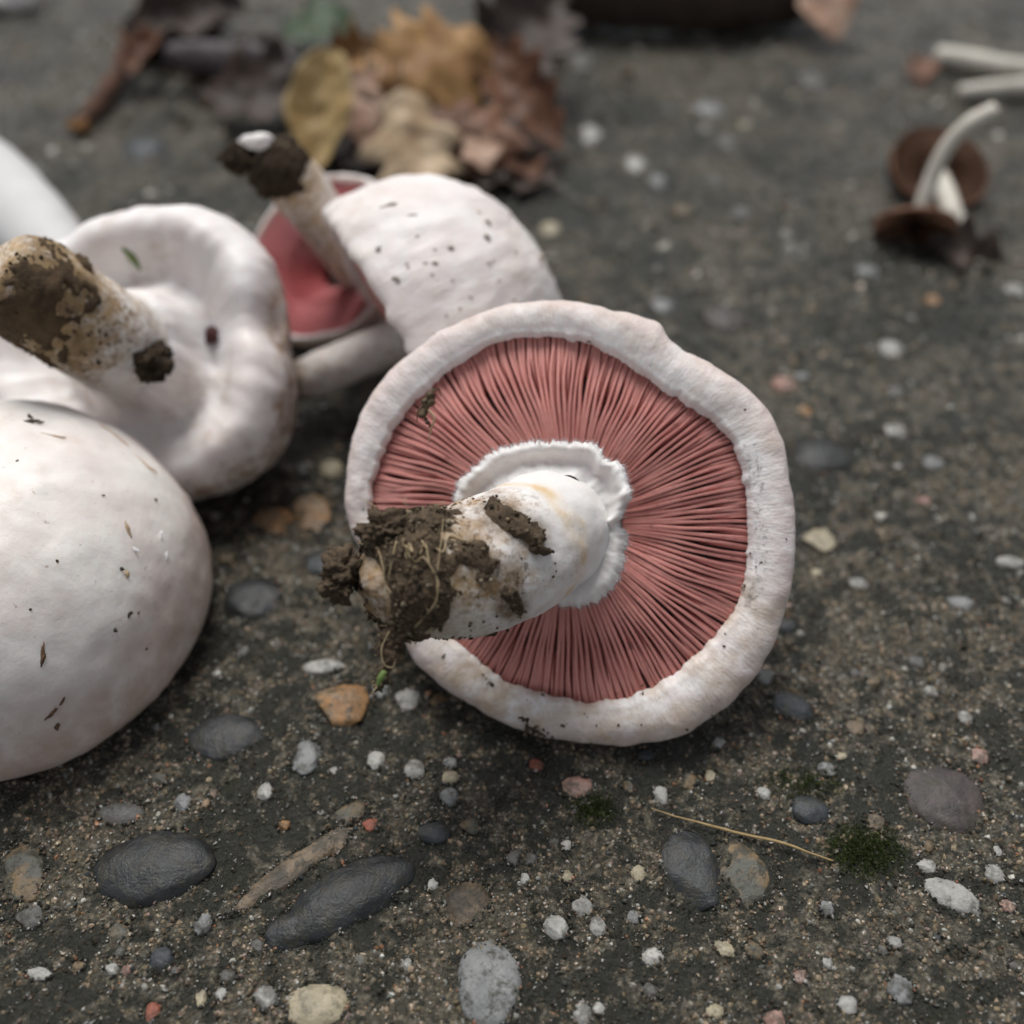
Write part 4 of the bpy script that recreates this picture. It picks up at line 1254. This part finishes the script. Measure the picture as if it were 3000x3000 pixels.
def leaf(label, px, py, z, length, width, head, mat, pitch=0, roll=0, curl=.5, bend=.3, lobes=4, lob=.3, seed=0, cat='leaf'):
    """lobed dry leaf, centred over a pixel at height z; head = direction of the tip on the ground in degrees"""
    nt, ns = 44, 17
    t = np.linspace(0, 1, nt)[:, None]; u = np.linspace(-1, 1, ns)[None]
    w = width / 2 * np.sin(np.pi * t ** .85) ** .75 * (1 + lob * np.sin(2 * np.pi * lobes * t + .8)) * (1 + .06 * vnoise(np.stack([t * 9, 0 * t + seed, 0 * t], -1), 3)) + .01
    x = (t - .5) * length + 0 * u
    x = x + .04 * length * np.abs(u) * np.sin(np.pi * t)             # lobes sweep forward
    y = w * u
    zz = curl * np.abs(u) ** 1.7 * w * .9 - bend * length * (t - .5) ** 2 + .26 * fbm(np.stack([x * .8, y * .8, 0 * x + seed], -1), 3, seed) + .05 * np.sin(lobes * 2 * np.pi * t) * np.abs(u)
    V = np.stack([x, y, zz], -1)
    R = Matrix.Rotation(math.radians(head), 3, 'Z') @ Matrix.Rotation(math.radians(pitch), 3, 'Y') @ Matrix.Rotation(math.radians(roll), 3, 'X')
    M = np.eye(4); M[:3, :3] = np.array(R); M[:3, 3] = G(px, py, z)
    # let the lowest point touch the ground or what lies below
    o = thing('dry_leaf', label, cat, M, 'fallen leaves')
    vein = np.clip(np.exp(-(np.abs(y) / .06) ** 2) + .7 * np.exp(-((((t - .22 * np.abs(u)) * 7) % 1 - .5) / .12) ** 2), 0, 1)
    b = make_mesh('blade', V, grid_faces(nt, ns, False), LM[mat], o, True, {'vein': vein.reshape(-1)})
    md = b.modifiers.new('thickness', 'SOLIDIFY'); md.thickness = .025 * S
    c, Vt, D, tt = tube([V[0, ns // 2], V[0, ns // 2] + [-.5, .05, .02], V[0, ns // 2] + [-1.0, .15, .0]], [.035, .04, .06], 8, 12)
    make_mesh('leaf_stalk', Vt, grid_faces(len(c), 8), LM['dark'], o, True)
    return o


leaf('golden brown scalloped oak leaf arching over the leaf heap', 1275, 190, 2.75, 4.6, 4.4, 212, 'gold', 4, -42, -.25, .08, 4, .20, 1)
leaf('long yellow curled leaf standing at the edge of the leaf heap', 945, 320, 2.05, 4.4, 2.2, 262, 'yellow', 42, -6, .8, .05, 2, .06, 2)
leaf('pale beige oak leaf lobe under the golden leaf', 1215, 420, 1.55, 4.2, 3.0, 286, 'beige', 34, 6, -.5, .12, 3, .30, 3)
leaf('beige brown leaf leaning between the yellow and the beige leaf', 1080, 330, 1.65, 3.2, 2.4, 275, 'peach', 36, -8, .3, .08, 3, .25, 4)
leaf('small orange tan leaf curled beside the green leaf', 1035, 165, 1.75, 2.2, 1.9, 190, 'gold', 6, -35, .5, .2, 3, .2, 5)
leaf('rust brown oak leaf with dark underside at the heap end', 1390, 375, 1.65, 3.8, 2.4, 342, 'rust', 6, 34, -.5, .14, 4, .3, 6)
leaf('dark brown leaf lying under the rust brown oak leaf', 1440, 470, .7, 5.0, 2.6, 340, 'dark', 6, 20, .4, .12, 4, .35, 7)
leaf('long dark russet leaf trailing from the golden leaf', 1520, 270, 1.65, 5.6, 2.2, 305, 'rust', 22, 24, .7, .06, 5, .2, 8)
leaf('dark brown leaf piled behind the golden oak leaf', 1520, 110, 2.35, 6.4, 3.6, 60, 'dark', -12, 34, .6, .12, 4, .25, 9)
leaf('small green leaf behind the leaf heap', 930, 75, 1.0, 3.2, 2.6, 170, 'green', 4, -25, .3, .2, 2, .1, 10)
leaf('dark brown shrivelled leaf lying beyond the plum leaf', 540, 45, 1.6, 5.2, 3.0, 190, 'dark', 6, -30, .6, .2, 3, .3, 12)
leaf('small rust coloured leaf hanging on the dark twig', 415, 150, 1.3, 2.4, 1.5, 250, 'rust', 20, 0, .7, .3, 3, .2, 13)
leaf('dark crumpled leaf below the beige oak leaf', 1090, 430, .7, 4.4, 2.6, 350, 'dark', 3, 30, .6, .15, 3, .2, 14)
leaf('small pinkish leaf tip poking out of the dark heap end', 1410, 450, 1.1, 1.6, 1.3, 290, 'peach', 30, 12, .4, .2, 2, .2, 15)
leaf('reddish curled leaf tip touching the bare concrete', 1535, 480, .6, 1.6, 1.4, 300, 'rust', 28, 0, .4, .2, 2, .2, 19)
leaf('dark leaf slumped at the foot of the yellow leaf', 770, 275, 1.0, 4.6, 3.2, 172, 'dark', 2, -24, .5, .12, 3, .3, 20)
leaf('peach coloured leaf edge at the rim of the bark', 2420, 10, 1.5, 3.4, 2.4, 285, 'peach', 38, 14, .4, .10, 2, .08, 16)
leaf('small russet leaf scrap beside the white cut stalk', 2700, 205, .4, 1.8, 1.2, 260, 'rust', 20, 0, .3, .2, 2, .1, 17)
leaf('shrivelled dark brown scrap beneath the small brown mushroom', 2840, 735, .3, 2.6, 1.5, 345, 'dark', 3, 18, .5, .2, 3, .35, 18)

M_BARK = plain('dark_bark', (.030, .020, .014), (.062, .042, .030), 2.0, .85, .9, bd=.08)


def twig(label, pts, r, seed, mat=M_BARK, name='twig'):
    c, V, D, t = tube(pts, r, 24, 60)
    V = V + D * (.10 * fbm(V * 1.1, 3, seed) + .05 * fbm(V * 4, 2, seed))[..., None]
    o = make_mesh(name, V, grid_faces(len(c), 24), mat, None, True)
    o['label'] = label; o['category'] = name.replace('_', ' ')
    return o


twig('brown twig reaching from the dark leaves with an orange tip', [G(225, 372, .3), G(290, 300, .4), G(350, 215, .6), G(395, 120, .8), G(440, 10, .9), G(470, -60, .9)], [.30, .36, .40, .42, .5, .5], 701, plain('russet_twig', (.10, .045, .025), (.055, .028, .018), 1.5, .8, .8, bd=.06))
tipo = lump('orange_scrap', G(228, 362, .38), .36, plain('orange_tip', (.40, .21, .08), (.30, .15, .06), 2), None, None, (1, 1, .7), 44, .35, 3)
tipo['label'] = 'orange leaf scrap at the end of the brown twig'; tipo['category'] = 'leaf scrap'
twig('thick piece of dark bark lying along the far edge', [G(1540, 0, 1.0), G(1780, -20, 1.5), G(2050, -25, 1.6), G(2280, -20, 1.4), G(2400, -10, 1.1)], [.8, 1.4, 1.6, 1.3, .8], 711, M_BARK, 'bark')
twig('dark stick propped against the golden oak leaf', [G(1500, 330, .5), G(1540, 220, 1.0), G(1590, 120, 1.3), G(1660, 0, 1.4)], [.22, .28, .3, .35], 721)

roll = twig('dark plum leaf rolled up beside the yellow leaf', [G(500, 160, 1.35), G(600, 168, 1.4), G(700, 178, 1.4), G(800, 185, 1.35), G(885, 200, 1.2)], [.35, .62, .66, .6, .3], 731, LM['plum'], 'rolled_leaf')
roll['group'] = 'fallen leaves'
M_LEAF_SHADE = plain('dark_leaf_and_shade', (.012, .008, .006), (.040, .024, .016), 1.6, .85, .9, bd=.08)  # near-black; most lumps made of it are added as shade under leaves
for lab, x, y, z, r, sq, sd in [('black lump added as shade under the pale beige oak leaf', 1180, 440, .35, 1.0, (1.5, .8, .5), 801), ('black lump added as shade under the rust brown oak leaf', 1450, 470, .35, 1.0, (1.7, .8, .55), 803),
                               ('dark lump added as shade at the foot of the yellow leaf', 1010, 420, .35, .8, (1.3, .9, .6), 805), ('dark lump added as shade under the rolled plum leaf', 720, 215, .3, .9, (2.0, .9, .5), 807),
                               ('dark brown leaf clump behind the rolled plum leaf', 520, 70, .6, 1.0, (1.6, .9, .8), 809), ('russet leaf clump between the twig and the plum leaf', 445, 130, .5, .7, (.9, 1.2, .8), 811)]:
    q = lump('leaf_shade_clump', G(x, y, z), r, M_LEAF_SHADE, None, None, sq, sd, .5, 4)
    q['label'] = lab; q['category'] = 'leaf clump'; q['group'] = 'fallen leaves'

nl = 420
lx = np.concatenate([rng.normal(1250, 260, 260), rng.normal(620, 200, 160)]); ly = np.concatenate([rng.normal(330, 130, 260), rng.normal(190, 90, 160)])
ly = np.clip(ly, 10, 600)
lp = np.array([G(a, b, .06) for a, b in zip(lx, ly)])
lc = np.array([(.06, .035, .022), (.14, .07, .04), (.30, .17, .09), (.025, .018, .013), (.40, .27, .16)])[rng.choice(5, nl, p=[.34, .24, .12, .22, .08])]
lit = crumbs('leaf_litter', lp, .06 + .22 * rng.random(nl) ** 2, M_CRUMB, None, lc, .3, None, 'stuff', .55)
lit['label'] = 'broken brown leaf crumbs scattered around the leaf heap'; lit['category'] = 'leaf litter'

# scrap of white mushroom flesh at the far corner
wsc = lump('mushroom_scrap', G(35, -12, .5), 1.0, M_FLESH, None, None, (1.3, .8, .6), 61, .25, 3)
wsc['label'] = 'broken scrap of white mushroom beyond the dark leaves'; wsc['category'] = 'mushroom scrap'

# straw on the slab, moss
c, V, D, t = tube([G(1908, 2368, .12), G(2080, 2420, .11), G(2260, 2462, .12), G(2440, 2522, .08)], [.010, .026, .030, .018], 8, 50)
straw = make_mesh('straw', V + .01 * fbm(V * 2, 2, 5)[..., None], grid_faces(len(c), 8), M_STRAW, None, True)
straw['label'] = 'thin dry grass straw lying across the concrete by the moss'; straw['category'] = 'straw'

M_MOSS = plain('moss', (.020, .032, .006), (.055, .075, .015), 3.0, .8, .2)


def moss(label, px, py, w, h, n):
    c0 = G(px, py); k = ppc(c0); a = w / k / 2; b = h / k / 2 / .85
    q = rng.normal(0, .42, (n, 2)); q = q[np.hypot(q[:, 0], q[:, 1]) < 1]
    x = c0[0] + q[:, 0] * a; y = c0[1] + q[:, 1] * b
    z = ground_h(x, y) - .01
    d = np.stack([rng.normal(0, .5, len(x)), rng.normal(0, .5, len(x)), np.ones(len(x))], -1); d /= np.linalg.norm(d, axis=1)[:, None]
    o = hairs('moss', np.stack([x, y, z], -1), d, rng.uniform(.06, .16, len(x)), .011, M_MOSS, None, 'stuff', 3, .9)
    o['label'] = label; o['category'] = 'moss'
    return o


moss('dark green moss tuft growing at the end of the straw', 2530, 2490, 260, 170, 1700)
moss('thin dark moss growing beside the pink pebble', 1740, 2370, 170, 110, 600)
moss('mossy tuft growing in the shade of the gilled cap', 2350, 2300, 300, 120, 500)
